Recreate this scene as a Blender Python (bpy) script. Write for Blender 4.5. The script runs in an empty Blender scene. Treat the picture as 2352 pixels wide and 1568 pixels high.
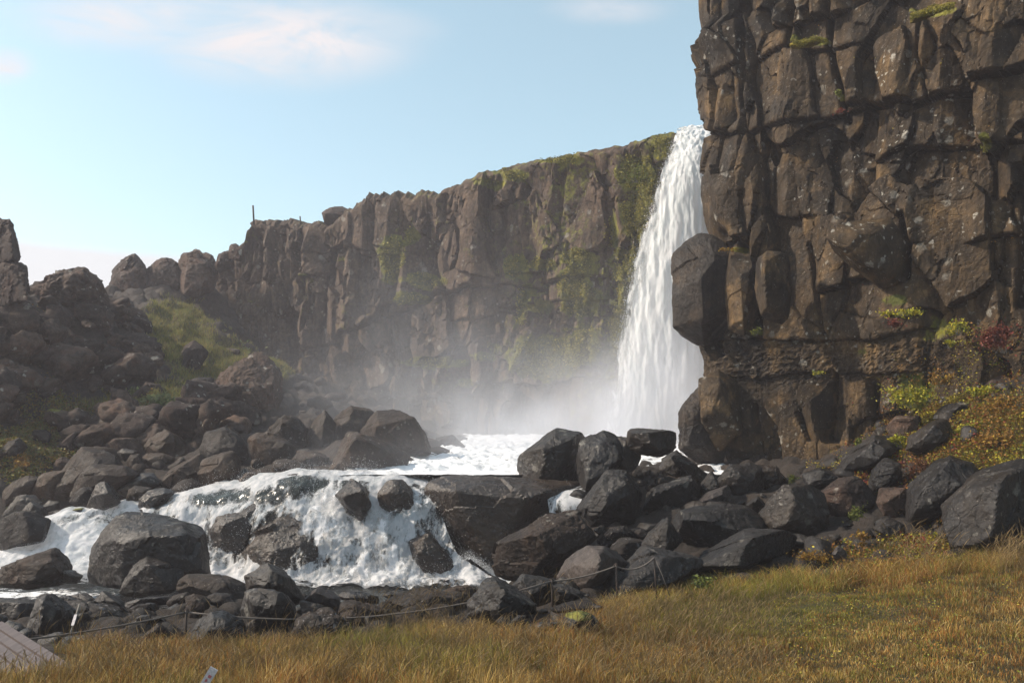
import bpy, bmesh, math, random
import numpy as np
R = math.radians
random.seed(7)
rng = np.random.default_rng(11)
scene = bpy.context.scene
col = scene.collection

# ------------------------------------------------------------------ camera
EYE = 2.6            # metres above the grass at the photographer's feet
F = 1829.0           # focal length in units of the 2352 px wide photograph
CX, HY = 1176.0, 900.0
cam_d = bpy.data.cameras.new('camera')
cam = bpy.data.objects.new('camera', cam_d)
col.objects.link(cam)
cam.location = (0, 0, EYE)
cam.rotation_euler = (R(90), 0, 0)
cam_d.sensor_width = 36.0
cam_d.lens = 36.0 * F / 2352.0
cam_d.shift_y = (HY - 784.0) / 2352.0
cam_d.clip_start = 0.1
cam_d.clip_end = 2000
scene.camera = cam

# ------------------------------------------------------------------ light
SUN = np.array([-0.80, 0.0, 0.60]); SUN = SUN / np.linalg.norm(SUN)
el = math.asin(SUN[2]); az = math.atan2(SUN[0], SUN[1])
sd = bpy.data.lights.new('sun', 'SUN')
so = bpy.data.objects.new('sun', sd); col.objects.link(so)
sd.energy = 4.6; sd.angle = R(0.6); sd.color = (1.0, 0.87, 0.70)
from mathutils import Vector
so.rotation_euler = Vector(SUN).to_track_quat('Z', 'Y').to_euler()
so.location = (-40, 0, 40)

world = bpy.data.worlds.new('World'); scene.world = world
world.use_nodes = True
wt = world.node_tree; wt.nodes.clear()
def N(t, typ, **kw):
    n = t.nodes.new(typ)
    for k, v in kw.items(): setattr(n, k, v)
    return n
def L(t, a, b): t.links.new(a, b)
def math_(t, op, a, b=None, c=None, clamp=False):
    n = N(t, 'ShaderNodeMath', operation=op); n.use_clamp = clamp
    for i, x in enumerate((a, b, c)):
        if x is None: continue
        if isinstance(x, (int, float)): n.inputs[i].default_value = x
        else: L(t, x, n.inputs[i])
    return n.outputs[0]
def maprange(t, v, a, b, c=0.0, d=1.0, smooth=False):
    n = N(t, 'ShaderNodeMapRange'); n.clamp = True
    if smooth: n.interpolation_type = 'SMOOTHSTEP'
    L(t, v, n.inputs['Value'])
    n.inputs['From Min'].default_value = a; n.inputs['From Max'].default_value = b
    n.inputs['To Min'].default_value = c; n.inputs['To Max'].default_value = d
    return n.outputs['Result']
def mixc(t, fac, a, b, mode='MIX'):
    n = N(t, 'ShaderNodeMix', data_type='RGBA', blend_type=mode)
    n.clamp_factor = True
    if isinstance(fac, (int, float)): n.inputs[0].default_value = fac
    else: L(t, fac, n.inputs[0])
    for i, x in ((6, a), (7, b)):
        if isinstance(x, tuple): n.inputs[i].default_value = (*x[:3], 1)
        else: L(t, x, n.inputs[i])
    return n.outputs[2]
def noise(t, vec, scale, detail=4, rough=0.55, dist=0.0, lac=2.0):
    n = N(t, 'ShaderNodeTexNoise'); n.inputs['Scale'].default_value = scale
    n.inputs['Detail'].default_value = detail; n.inputs['Roughness'].default_value = rough
    n.inputs['Distortion'].default_value = dist; n.inputs['Lacunarity'].default_value = lac
    L(t, vec, n.inputs['Vector']); return n.outputs[0]
def mapping(t, vec, scale=(1, 1, 1), loc=(0, 0, 0), rot=(0, 0, 0)):
    n = N(t, 'ShaderNodeMapping'); L(t, vec, n.inputs[0])
    n.inputs['Scale'].default_value = scale; n.inputs['Location'].default_value = loc
    n.inputs['Rotation'].default_value = rot
    return n.outputs[0]

SKY_K = 0.115
sky = N(wt, 'ShaderNodeTexSky', sky_type='NISHITA')
sky.sun_disc = False; sky.sun_elevation = el; sky.sun_rotation = az
sky.altitude = 100; sky.air_density = 1.0; sky.dust_density = 1.6; sky.ozone_density = 1.2
tc = N(wt, 'ShaderNodeTexCoord')
sep = N(wt, 'ShaderNodeSeparateXYZ'); L(wt, tc.outputs['Generated'], sep.inputs[0])
dx, dy, dz = sep.outputs
dyc = math_(wt, 'MAXIMUM', dy, 0.05)
sx = math_(wt, 'DIVIDE', dx, dyc); sz = math_(wt, 'DIVIDE', dz, dyc)   # slopes of the view direction
def ell(cx, cz, rx, rz):
    a = math_(wt, 'DIVIDE', math_(wt, 'SUBTRACT', sx, cx), rx)
    b = math_(wt, 'DIVIDE', math_(wt, 'SUBTRACT', sz, cz), rz)
    d = math_(wt, 'SQRT', math_(wt, 'ADD', math_(wt, 'MULTIPLY', a, a), math_(wt, 'MULTIPLY', b, b)))
    return maprange(wt, d, 1.25, 0.15, 0, 1, True)
def sk(x, y): return (x - CX) / F, (HY - y) / F
cl = None
for (x, y, rx, ry, k) in ((640, 95, 330, 110, 1.0), (310, 45, 300, 75, .85), (820, 70, 200, 60, .5), (10, 150, 75, 45, .8), (1400, 20, 150, 40, .45), (1800, -60, 300, 80, .5), (-300, 60, 300, 60, .8)):
    a, b = sk(x, y)
    m = math_(wt, 'MULTIPLY', ell(a, b, rx / F, ry / F), k)
    cl = m if cl is None else math_(wt, 'MAXIMUM', cl, m)
cn = noise(wt, mapping(wt, tc.outputs['Generated'], (4, 4, 12), rot=(0, .25, 0)), 1.7, 10, .66, 1.2)
cl = math_(wt, 'MULTIPLY', cl, maprange(wt, cn, .27, .60, .0, 1.15))
# low bank of pale cloud above the horizon, all the way round
bank_n = noise(wt, mapping(wt, tc.outputs['Generated'], (2.5, 2.5, 3)), 1.5, 4, .5)
band_top = math_(wt, 'ADD', math_(wt, 'MULTIPLY', math_(wt, 'ADD', sx, .5), -0.11), 0.180)
band_top = math_(wt, 'ADD', band_top, math_(wt, 'MULTIPLY', math_(wt, 'SUBTRACT', bank_n, .5), .05))
edge = math_(wt, 'SUBTRACT', band_top, sz)
bank = math_(wt, 'MULTIPLY', maprange(wt, edge, -0.006, 0.012, 0, 1, True), .9)
cl = math_(wt, 'MAXIMUM', cl, bank)
skyc = N(wt, 'ShaderNodeHueSaturation'); L(wt, sky.outputs[0], skyc.inputs['Color'])
skyc.inputs['Hue'].default_value = 0.466; skyc.inputs['Saturation'].default_value = 0.92; skyc.inputs['Value'].default_value = 1.48
cl = math_(wt, 'MULTIPLY', cl, .92)
paler = mixc(wt, .22, skyc.outputs[0], (5.7, 6.3, 6.6))
final = mixc(wt, cl, paler, (6.2, 5.9, 6.0))
bg = N(wt, 'ShaderNodeBackground'); bg.inputs[1].default_value = SKY_K
L(wt, final, bg.inputs[0])
wo = N(wt, 'ShaderNodeOutputWorld'); L(wt, bg.outputs[0], wo.inputs[0])

scene.view_settings.view_transform = 'Standard'
scene.view_settings.look = 'None'
scene.view_settings.exposure = 0.38
scene.view_settings.gamma = 1.0
scene.render.engine = 'CYCLES'
scene.cycles.use_denoising = True
scene.cycles.max_bounces = 6
scene.cycles.diffuse_bounces = 2
scene.cycles.glossy_bounces = 2
scene.cycles.transmission_bounces = 2
scene.cycles.transparent_max_bounces = 12
scene.cycles.volume_bounces = 2
scene.cycles.volume_max_steps = 64

# ------------------------------------------------------------------ numeric helpers
def P(x, y, Y):                       # a point of the photograph at Y metres from the camera plane
    x = np.asarray(x, float); y = np.asarray(y, float); Y = np.asarray(Y, float) + 0 * x
    return np.stack([(x - CX) / F * Y, Y, EYE + (HY - y) / F * Y], -1)
def proj(p):
    Y = np.maximum(p[..., 1], .3)
    return CX + p[..., 0] / Y * F, HY - (p[..., 2] - EYE) / Y * F

_perm = rng.permutation(256); _perm = np.concatenate([_perm, _perm, _perm])
_gr = rng.normal(size=(256, 3)); _gr /= np.linalg.norm(_gr, axis=1)[:, None]
def pnoise(p):
    p = np.asarray(p, float)
    i = np.floor(p).astype(int); f = p - i; i &= 255
    u = f * f * f * (f * (f * 6 - 15) + 10)
    res = 0
    for a in (0, 1):
        wa = u[..., 0] if a else 1 - u[..., 0]
        for b in (0, 1):
            wb = u[..., 1] if b else 1 - u[..., 1]
            for c in (0, 1):
                wc = u[..., 2] if c else 1 - u[..., 2]
                h = _perm[_perm[_perm[(i[..., 0] + a) & 255] + ((i[..., 1] + b) & 255)] + ((i[..., 2] + c) & 255)]
                g = _gr[h]
                d = g[..., 0] * (f[..., 0] - a) + g[..., 1] * (f[..., 1] - b) + g[..., 2] * (f[..., 2] - c)
                res = res + wa * wb * wc * d
    return res * 1.5
def fbm(p, octv=4, gain=.5, lac=2.03, ridge=False):
    s = 0; a = 1.0; q = np.asarray(p, float)
    for k in range(octv):
        n = pnoise(q)
        if ridge: n = 1 - 2 * np.abs(n)
        s = s + a * n; a *= gain; q = q * lac + 17.3
    return s
def hash2(i, j, k=0):
    h = (i * 374761393 + j * 668265263 + k * 1274126177) & 0x7fffffff
    h = ((h ^ (h >> 13)) * 1274126177) & 0x7fffffff
    h = h ^ (h >> 16)
    return (h & 0xffff) / 65535.0
def voro(x, y, seed=0, jit=.85, pw=2):
    i = np.floor(x).astype(np.int64); j = np.floor(y).astype(np.int64)
    F1 = np.full(x.shape, 9e9); F2 = F1.copy()
    bi = np.zeros_like(i); bj = bi.copy(); bx = np.zeros(x.shape); by = bx.copy()
    for a in (-1, 0, 1):
        for b in (-1, 0, 1):
            ci, cj = i + a, j + b
            px = ci + .5 + (hash2(ci, cj, seed) - .5) * jit; py = cj + .5 + (hash2(ci, cj, seed + 7) - .5) * jit
            d = np.sqrt((x - px) ** 2 + (y - py) ** 2) if pw == 2 else (np.abs(x - px) ** pw + np.abs(y - py) ** pw) ** (1 / pw)
            n = d < F1
            F2 = np.where(n, F1, np.minimum(F2, d))
            bi = np.where(n, ci, bi); bj = np.where(n, cj, bj); bx = np.where(n, px, bx); by = np.where(n, py, by)
            F1 = np.where(n, d, F1)
    return bi, bj, x - bx, y - by, F1, F2
def sstep(a, b, x):
    t = np.clip((x - a) / (b - a), 0, 1); return t * t * (3 - 2 * t)
def blob(px, py, cx, cy, rx, ry):
    return np.exp(-(((px - cx) / rx) ** 2 + ((py - cy) / ry) ** 2))
def in_poly(px, py, poly):
    poly = np.asarray(poly, float); ins = np.zeros(np.shape(px), bool)
    j = len(poly) - 1
    for i in range(len(poly)):
        xi, yi = poly[i]; xj, yj = poly[j]
        c = ((yi > py) != (yj > py)) & (px < (xj - xi) * (py - yi) / (yj - yi + 1e-12) + xi)
        ins ^= c; j = i
    return ins

# ------------------------------------------------------------------ object helpers
def tag(o, label=None, cat=None, group=None, kind=None):
    if label: o['label'] = label
    if cat: o['category'] = cat
    if group: o['group'] = group
    if kind: o['kind'] = kind
    return o
def mesh_data(name, v, faces, mat=None, smooth=True, attrs=None, colors=None):
    v = np.asarray(v, np.float32); me = bpy.data.meshes.new(name)
    if not isinstance(faces, list): faces = [faces]
    faces = [np.asarray(f, np.int32) for f in faces if len(f)]
    nl = sum(f.size for f in faces); npoly = sum(len(f) for f in faces)
    me.vertices.add(len(v)); me.vertices.foreach_set('co', v.ravel())
    me.loops.add(nl); me.loops.foreach_set('vertex_index', np.concatenate([f.ravel() for f in faces]))
    me.polygons.add(npoly)
    tot = np.concatenate([np.full(len(f), f.shape[1], np.int32) for f in faces])
    st = np.concatenate([[0], np.cumsum(tot)[:-1]]).astype(np.int32)
    me.polygons.foreach_set('loop_start', st)
    me.polygons.foreach_set('use_smooth', np.full(npoly, smooth))
    me.update(calc_edges=True)
    for k, a in (attrs or {}).items():
        at = me.attributes.new(k, 'FLOAT', 'POINT'); at.data.foreach_set('value', np.asarray(a, np.float32).ravel())
    if colors is not None:
        at = me.attributes.new('tint', 'FLOAT_COLOR', 'POINT')
        c = np.ones((len(v), 4), np.float32); c[:, :3] = colors; at.data.foreach_set('color', c.ravel())
    if mat: me.materials.append(mat)
    return me
def mk(name, v, faces, mat=None, smooth=True, parent=None, attrs=None, colors=None, origin=None):
    v = np.asarray(v, float)
    if origin is None: origin = np.zeros(3)
    elif isinstance(origin, str): origin = np.array([v[:, 0].mean(), v[:, 1].mean(), v[:, 2].min()])
    me = mesh_data(name, v - origin, faces, mat, smooth, attrs, colors)
    o = bpy.data.objects.new(name, me); col.objects.link(o)
    o.location = origin
    if parent is not None:
        o.parent = parent
        o.location = Vector(origin) - parent.location
    return o
def grid_faces(nr, nc):
    i = np.arange(nr - 1)[:, None] * nc + np.arange(nc - 1)[None]
    return np.stack([i, i + 1, i + nc + 1, i + nc], -1).reshape(-1, 4)
# ------------------------------------------------------------------ materials
def new_mat(name):
    m = bpy.data.materials.new(name); m.use_nodes = True
    t = m.node_tree; t.nodes.clear()
    out = N(t, 'ShaderNodeOutputMaterial'); bs = N(t, 'ShaderNodeBsdfPrincipled')
    L(t, bs.outputs[0], out.inputs[0])
    pos = N(t, 'ShaderNodeNewGeometry').outputs['Position']
    return m, t, bs, pos
def attr(t, name, out='Fac'):
    n = N(t, 'ShaderNodeAttribute'); n.attribute_name = name; return n.outputs[out]
def bump(t, h, strength, dist, prev=None):
    n = N(t, 'ShaderNodeBump'); L(t, h, n.inputs['Height'])
    n.inputs['Strength'].default_value = strength; n.inputs['Distance'].default_value = dist
    if prev: L(t, prev, n.inputs['Normal'])
    return n.outputs[0]
def rock_mat(name, dark, light, rust=(.10, .055, .025), rust_k=.3, rough=(.45, .8), lichen=.3, lich_col=(.42, .40, .35),
             moss=True, bump_k=1.0, streak=False, speck=.5, lscale=3.2, spec=.22, crack=.6, cs=1.4, K=1.0, var=True):
    dark = tuple(x * K for x in dark); light = tuple(x * K for x in light); rust = tuple(x * K for x in rust)
    m, t, bs, pos = new_mat(name)
    nA = noise(t, pos, .55, 6, .6, .5)
    nB = noise(t, pos, 5.5, 8, .65)
    nC = noise(t, pos, 38, 5, .7)
    c = mixc(t, maprange(t, nA, .36, .66), dark, light)
    c = mixc(t, math_(t, 'MULTIPLY', maprange(t, noise(t, pos, 1.1, 7, .6, .8), .5, .68), rust_k), c, rust)
    if streak:
        ns = noise(t, mapping(t, pos, (2.6, 2.6, .28)), 1.6, 7, .62, .3)
        c = mixc(t, maprange(t, ns, .42, .62, 0, .55), c, tuple(x * .42 for x in dark))
    v = math_(t, 'MULTIPLY', maprange(t, nB, .3, .7, .5, 1.5), maprange(t, nC, .3, .7, .75, 1.25))
    vc = N(t, 'ShaderNodeCombineColor'); [L(t, v, vc.inputs[i]) for i in range(3)]
    c = mixc(t, 1.0, c, vc.outputs[0], 'MULTIPLY')
    oi = N(t, 'ShaderNodeObjectInfo')                  # every stone a little lighter or darker, warmer or cooler
    c = mixc(t, 1.0, c, mixc(t, oi.outputs['Random'], (.62, .62, .66), (1.30, 1.20, 1.08)) if var else (1, 1, 1), 'MULTIPLY')
    # pale mineral specks
    if speck > 0:
        vo = N(t, 'ShaderNodeTexVoronoi'); vo.inputs['Scale'].default_value = 30; L(t, pos, vo.inputs['Vector'])
        sp = N(t, 'ShaderNodeSeparateColor'); L(t, vo.outputs['Color'], sp.inputs[0])
        s1 = math_(t, 'MULTIPLY', maprange(t, vo.outputs['Distance'], .34, .2), maprange(t, sp.outputs[0], .86, .9))
        s1 = math_(t, 'MULTIPLY', s1, maprange(t, nB, .42, .6, .15, speck))
        c = mixc(t, s1, c, (.40, .36, .30))
    if lichen > 0:
        dv = N(t, 'ShaderNodeVectorMath', operation='ADD'); L(t, pos, dv.inputs[0])
        nn = N(t, 'ShaderNodeTexNoise'); nn.inputs['Scale'].default_value = 7; nn.inputs['Detail'].default_value = 5; L(t, pos, nn.inputs['Vector'])
        sc = N(t, 'ShaderNodeVectorMath', operation='SCALE'); L(t, nn.outputs['Color'], sc.inputs[0]); sc.inputs[3].default_value = .22
        L(t, sc.outputs[0], dv.inputs[1])
        tot = None
        for s, thr, rr in ((lscale, .80, .36), (lscale * 2.6, .74, .34)):
            vo = N(t, 'ShaderNodeTexVoronoi'); vo.inputs['Scale'].default_value = s; L(t, dv.outputs[0], vo.inputs['Vector'])
            sp = N(t, 'ShaderNodeSeparateColor'); L(t, vo.outputs['Color'], sp.inputs[0])
            a = math_(t, 'MULTIPLY', maprange(t, vo.outputs['Distance'], rr, rr - .1), maprange(t, sp.outputs[1], thr, thr + .03))
            tot = a if tot is None else math_(t, 'MAXIMUM', tot, a)
        zone = maprange(t, noise(t, mapping(t, pos, (1, 1, 1), (9, 4, 2)), .8, 4, .6), .46, .60)
        tot = math_(t, 'MULTIPLY', math_(t, 'MULTIPLY', tot, zone), math_(t, 'MULTIPLY', maprange(t, nC, .35, .6, .35, 1), lichen))
        c = mixc(t, tot, c, lich_col)
    rg = maprange(t, noise(t, pos, 2.2, 4, .6), .35, .65, rough[0], rough[1])
    if moss:
        ma = attr(t, 'moss')
        mn = noise(t, pos, 3.0, 8, .7)
        mm = maprange(t, math_(t, 'ADD', ma, math_(t, 'MULTIPLY', math_(t, 'SUBTRACT', mn, .5), 1.3)), .46, .62)
        mc = mixc(t, maprange(t, noise(t, pos, 1.7, 3, .6), .35, .65), (.075, .085, .018), (.27, .25, .04))
        mc = mixc(t, maprange(t, nC, .4, .65, 0, .6), mc, (.03, .033, .012))
        c = mixc(t, math_(t, 'MULTIPLY', mm, .9), c, mc)
        rg = math_(t, 'MAXIMUM', rg, math_(t, 'MULTIPLY', mm, .9))
    # hairline joints
    wv = N(t, 'ShaderNodeVectorMath', operation='ADD'); L(t, pos, wv.inputs[0])
    wn = N(t, 'ShaderNodeTexNoise'); wn.inputs['Scale'].default_value = 1.6; wn.inputs['Detail'].default_value = 5; L(t, pos, wn.inputs['Vector'])
    ws = N(t, 'ShaderNodeVectorMath', operation='SCALE'); L(t, wn.outputs['Color'], ws.inputs[0]); ws.inputs[3].default_value = .5; L(t, ws.outputs[0], wv.inputs[1])
    ve = N(t, 'ShaderNodeTexVoronoi'); ve.feature = 'DISTANCE_TO_EDGE'; ve.inputs['Scale'].default_value = cs
    L(t, mapping(t, wv.outputs[0], (1.3, 1.3, .7)), ve.inputs['Vector'])
    ck = maprange(t, ve.outputs['Distance'], .0, .022, 0, 1)
    ckm = math_(t, 'MULTIPLY', math_(t, 'SUBTRACT', 1.0, ck), math_(t, 'MULTIPLY', maprange(t, nB, .42, .58), crack))
    c = mixc(t, ckm, c, (.008, .007, .006))
    L(t, c, bs.inputs['Base Color']); L(t, rg, bs.inputs['Roughness'])
    bs.inputs['Specular IOR Level'].default_value = spec
    h = noise(t, mapping(t, pos, (1, 1, .45)) if streak else pos, 6, 12, .68, .4)
    b = bump(t, h, .6 * bump_k, .07)
    b = bump(t, noise(t, pos, 45, 6, .75), .6 * bump_k, .014, b)
    vo = N(t, 'ShaderNodeTexVoronoi'); vo.feature = 'F1'; vo.inputs['Scale'].default_value = 17; L(t, pos, vo.inputs['Vector'])
    b = bump(t, vo.outputs['Distance'], .12 * bump_k, .02, b)
    b = bump(t, math_(t, 'SUBTRACT', 1.0, ckm), .8, .03, b)
    L(t, b, bs.inputs['Normal'])
    return m

M = {}
M['cliff_near'] = rock_mat('brown_basalt', (.040, .029, .019), (.150, .098, .052), rust=(.30, .185, .080), rust_k=.85, rough=(.6, .9), lichen=.75, streak=True, speck=.55, K=0.48, var=False)
M['cliff_far'] = rock_mat('far_basalt', (.075, .052, .040), (.150, .100, .068), rust=(.17, .115, .062), rust_k=.4, rough=(.65, .95), lichen=.5, streak=True, speck=.35, bump_k=1.8, lscale=2.0, K=0.80, cs=.8, var=False)
M['lava'] = rock_mat('rough_lava', (.034, .026, .023), (.085, .060, .048), rust=(.09, .045, .03), rust_k=.5, rough=(.75, .95), lichen=.8, bump_k=1.5, speck=.5, lscale=2.2, K=0.95)
M['boulder'] = rock_mat('grey_basalt', (.022, .019, .019), (.058, .048, .043), rust=(.08, .058, .035), rust_k=.35, rough=(.34, .7), lichen=.35, speck=.3, K=0.33, spec=.42)
M['wet'] = rock_mat('wet_basalt', (.020, .015, .013), (.055, .042, .034), rust=(.09, .060, .035), rust_k=.5, rough=(.22, .5), lichen=.0, speck=.25, K=0.5, spec=.5)
M['smooth'] = rock_mat('smooth_grey_basalt', (.050, .045, .046), (.085, .075, .074), rust_k=.1, rough=(.45, .6), lichen=.1, bump_k=.45, speck=.15, K=0.62, crack=.2)
M['brown'] = rock_mat('brown_boulder', (.040, .029, .024), (.085, .062, .048), rust=(.12, .065, .035), rust_k=.4, rough=(.5, .8), lichen=.35, speck=.3, K=0.43)
M['outcrop'] = rock_mat('dark_outcrop', (.028, .023, .020), (.070, .058, .050), rust=(.12, .08, .045), rust_k=.5, rough=(.45, .7), lichen=.2, streak=True, speck=.3, K=.52)
M['frost'] = rock_mat('lichened_basalt', (.028, .023, .020), (.085, .075, .072), rust_k=.3, rough=(.5, .85), lichen=.9, lich_col=(.28, .26, .26), speck=.6, bump_k=1.3, lscale=7, K=0.39)

def ground_mat():
    m, t, bs, pos = new_mat('ground')
    g = attr(t, 'grass')
    n1 = noise(t, pos, 1.3, 6, .6); n2 = noise(t, pos, 14, 8, .7)
    rock = mixc(t, maprange(t, n1, .35, .65), (.022, .017, .014), (.062, .046, .036))
    gr = mixc(t, maprange(t, n1, .35, .65), (.10, .095, .022), (.17, .12, .035))
    gr = mixc(t, maprange(t, n2, .4, .65), gr, (.022, .018, .008))
    f = maprange(t, math_(t, 'ADD', g, math_(t, 'MULTIPLY', math_(t, 'SUBTRACT', noise(t, pos, 2.5, 7, .65), .5), 1.0)), .42, .58)
    c = mixc(t, f, rock, gr)
    v = maprange(t, n2, .3, .7, .6, 1.4); vc = N(t, 'ShaderNodeCombineColor'); [L(t, v, vc.inputs[i]) for i in range(3)]
    c = mixc(t, 1.0, c, vc.outputs[0], 'MULTIPLY')
    L(t, c, bs.inputs['Base Color']); bs.inputs['Roughness'].default_value = .9
    b = bump(t, noise(t, pos, 5, 12, .7), 1.0, .15); b = bump(t, noise(t, pos, 40, 6, .7), .6, .02, b)
    L(t, b, bs.inputs['Normal']); return m
M['ground'] = ground_mat()

def leaf_mat(name, rough=.7, trans=.25):
    m, t, bs, pos = new_mat(name)
    c = attr(t, 'tint', 'Color')
    L(t, c, bs.inputs['Base Color']); bs.inputs['Roughness'].default_value = rough
    bs.inputs['Specular IOR Level'].default_value = .25
    tr = N(t, 'ShaderNodeBsdfTranslucent'); L(t, c, tr.inputs[0])
    mx = N(t, 'ShaderNodeMixShader'); mx.inputs[0].default_value = trans
    L(t, bs.outputs[0], mx.inputs[1]); L(t, tr.outputs[0], mx.inputs[2])
    out = [n for n in t.nodes if n.type == 'OUTPUT_MATERIAL'][0]; L(t, mx.outputs[0], out.inputs[0])
    return m
M['grass'] = leaf_mat('grass_blades', .6, .3)
M['leaf'] = leaf_mat('leaves', .55, .3)

def foam_mat(name, stretch=(1, 1, 1), s1=2.2, s2=11, soft=.10, k=1.3, aqua=.12, white=(.92, .91, .93), strand=.45):
    """white water: opaque churned foam where 'foam' is 1, lace then nothing as it falls to 0; 'body' is clear dark water"""
    m, t, bs, pos = new_mat(name)
    f = attr(t, 'foam'); w = attr(t, 'body')
    q = mapping(t, pos, stretch)
    n1 = noise(t, q, s1, 8, .62, .6); n2 = noise(t, q, s2, 6, .7, .3)
    n = math_(t, 'ADD', math_(t, 'MULTIPLY', n1, .6), math_(t, 'MULTIPLY', n2, .4))
    a = maprange(t, math_(t, 'ADD', f, math_(t, 'MULTIPLY', math_(t, 'SUBTRACT', n, .5), k * 2.9)), .5 - soft, .5 + soft)
    tot = math_(t, 'MAXIMUM', a, math_(t, 'MULTIPLY', w, .92))
    wcol = mixc(t, math_(t, 'MULTIPLY', maprange(t, n1, .55, .40), aqua), white, (.50, .62, .64))
    stk = maprange(t, noise(t, mapping(t, pos, (5.0, 4.0, .8)), 1.5, 6, .65, .8), .38, .58)      # clearer strands between the foam
    wcol = mixc(t, math_(t, 'MULTIPLY', math_(t, 'SUBTRACT', 1.0, stk), strand), wcol, (.42, .47, .49))
    c = mixc(t, a, (.050, .062, .060), wcol)
    L(t, c, bs.inputs['Base Color'])
    L(t, maprange(t, a, 0, 1, .12, .6), bs.inputs['Roughness'])
    b = bump(t, noise(t, q, s1 * 2.2, 7, .6, .5), .3, .06)
    L(t, b, bs.inputs['Normal']); L(t, tot, bs.inputs['Alpha'])
    L(t, maprange(t, a, 0, 1, .5, .1), bs.inputs['Specular IOR Level'])
    # churned water lets some light through
    tl = N(t, 'ShaderNodeBsdfTranslucent'); L(t, wcol, tl.inputs[0]); tp = N(t, 'ShaderNodeBsdfTransparent')
    m2 = N(t, 'ShaderNodeMixShader'); L(t, tot, m2.inputs[0]); L(t, tp.outputs[0], m2.inputs[1]); L(t, tl.outputs[0], m2.inputs[2])
    mx = N(t, 'ShaderNodeMixShader'); L(t, math_(t, 'MULTIPLY', a, .5), mx.inputs[0]); L(t, bs.outputs[0], mx.inputs[1]); L(t, m2.outputs[0], mx.inputs[2])
    out = [n for n in t.nodes if n.type == 'OUTPUT_MATERIAL'][0]; L(t, mx.outputs[0], out.inputs[0])
    return m
M['cascade'] = foam_mat('white_water', (1, .8, .38), 2.6, 9, soft=.22)
M['fall'] = foam_mat('falling_water', (2.2, 2.2, .30), 1.5, 6, soft=.30, k=.65, aqua=.25, white=(.97, .97, .97), strand=.12)

def pool_mat():
    m, t, bs, pos = new_mat('river_water')
    f = attr(t, 'foam'); q = mapping(t, pos, (.8, 1.3, 1))
    n1 = noise(t, q, 2.5, 8, .65, 1.2); n2 = noise(t, q, 9, 6, .7, .6)
    n = math_(t, 'ADD', math_(t, 'MULTIPLY', n1, .6), math_(t, 'MULTIPLY', n2, .4))
    a = maprange(t, math_(t, 'ADD', f, math_(t, 'MULTIPLY', math_(t, 'SUBTRACT', n, .5), 2.6)), .42, .62)
    c = mixc(t, a, (.030, .036, .036), (.78, .79, .81)); L(t, c, bs.inputs['Base Color'])
    L(t, maprange(t, a, 0, 1, .10, .6), bs.inputs['Roughness'])
    b = bump(t, noise(t, q, 4, 8, .6, .5), .8, .10); b = bump(t, noise(t, q, 18, 4, .6), .5, .02, b)
    L(t, b, bs.inputs['Normal']); return m
M['pool'] = pool_mat()
def plain(name, colr, rough=.6, metal=0.0, var=.25, sc=(20, 20, 20)):
    m, t, bs, pos = new_mat(name)
    n = noise(t, mapping(t, pos, sc), 1, 6, .65)
    c = mixc(t, maprange(t, n, .3, .7), tuple(x * (1 - var) for x in colr), tuple(x * (1 + var) for x in colr))
    L(t, c, bs.inputs['Base Color']); bs.inputs['Roughness'].default_value = rough; bs.inputs['Metallic'].default_value = metal
    L(t, bump(t, n, .3, .01), bs.inputs['Normal'])
    return m
M['drop'] = plain('water_drops', (.85, .86, .88), .3, var=.02)
M['plank'] = plain('weathered_board', (.105, .082, .078), .65, var=.35, sc=(30, 3, 30))
M['iron'] = plain('rusty_iron', (.045, .032, .026), .7, .3)
M['rope'] = plain('old_rope', (.10, .085, .075), .9)
M['stake'] = plain('grey_wood', (.16, .145, .125), .8)
M['plate'] = plain('pale_plate', (.55, .50, .50), .35, var=.3, sc=(60, 60, 60))
M['redprint'] = plain('red_print', (.45, .12, .12), .5)
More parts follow.
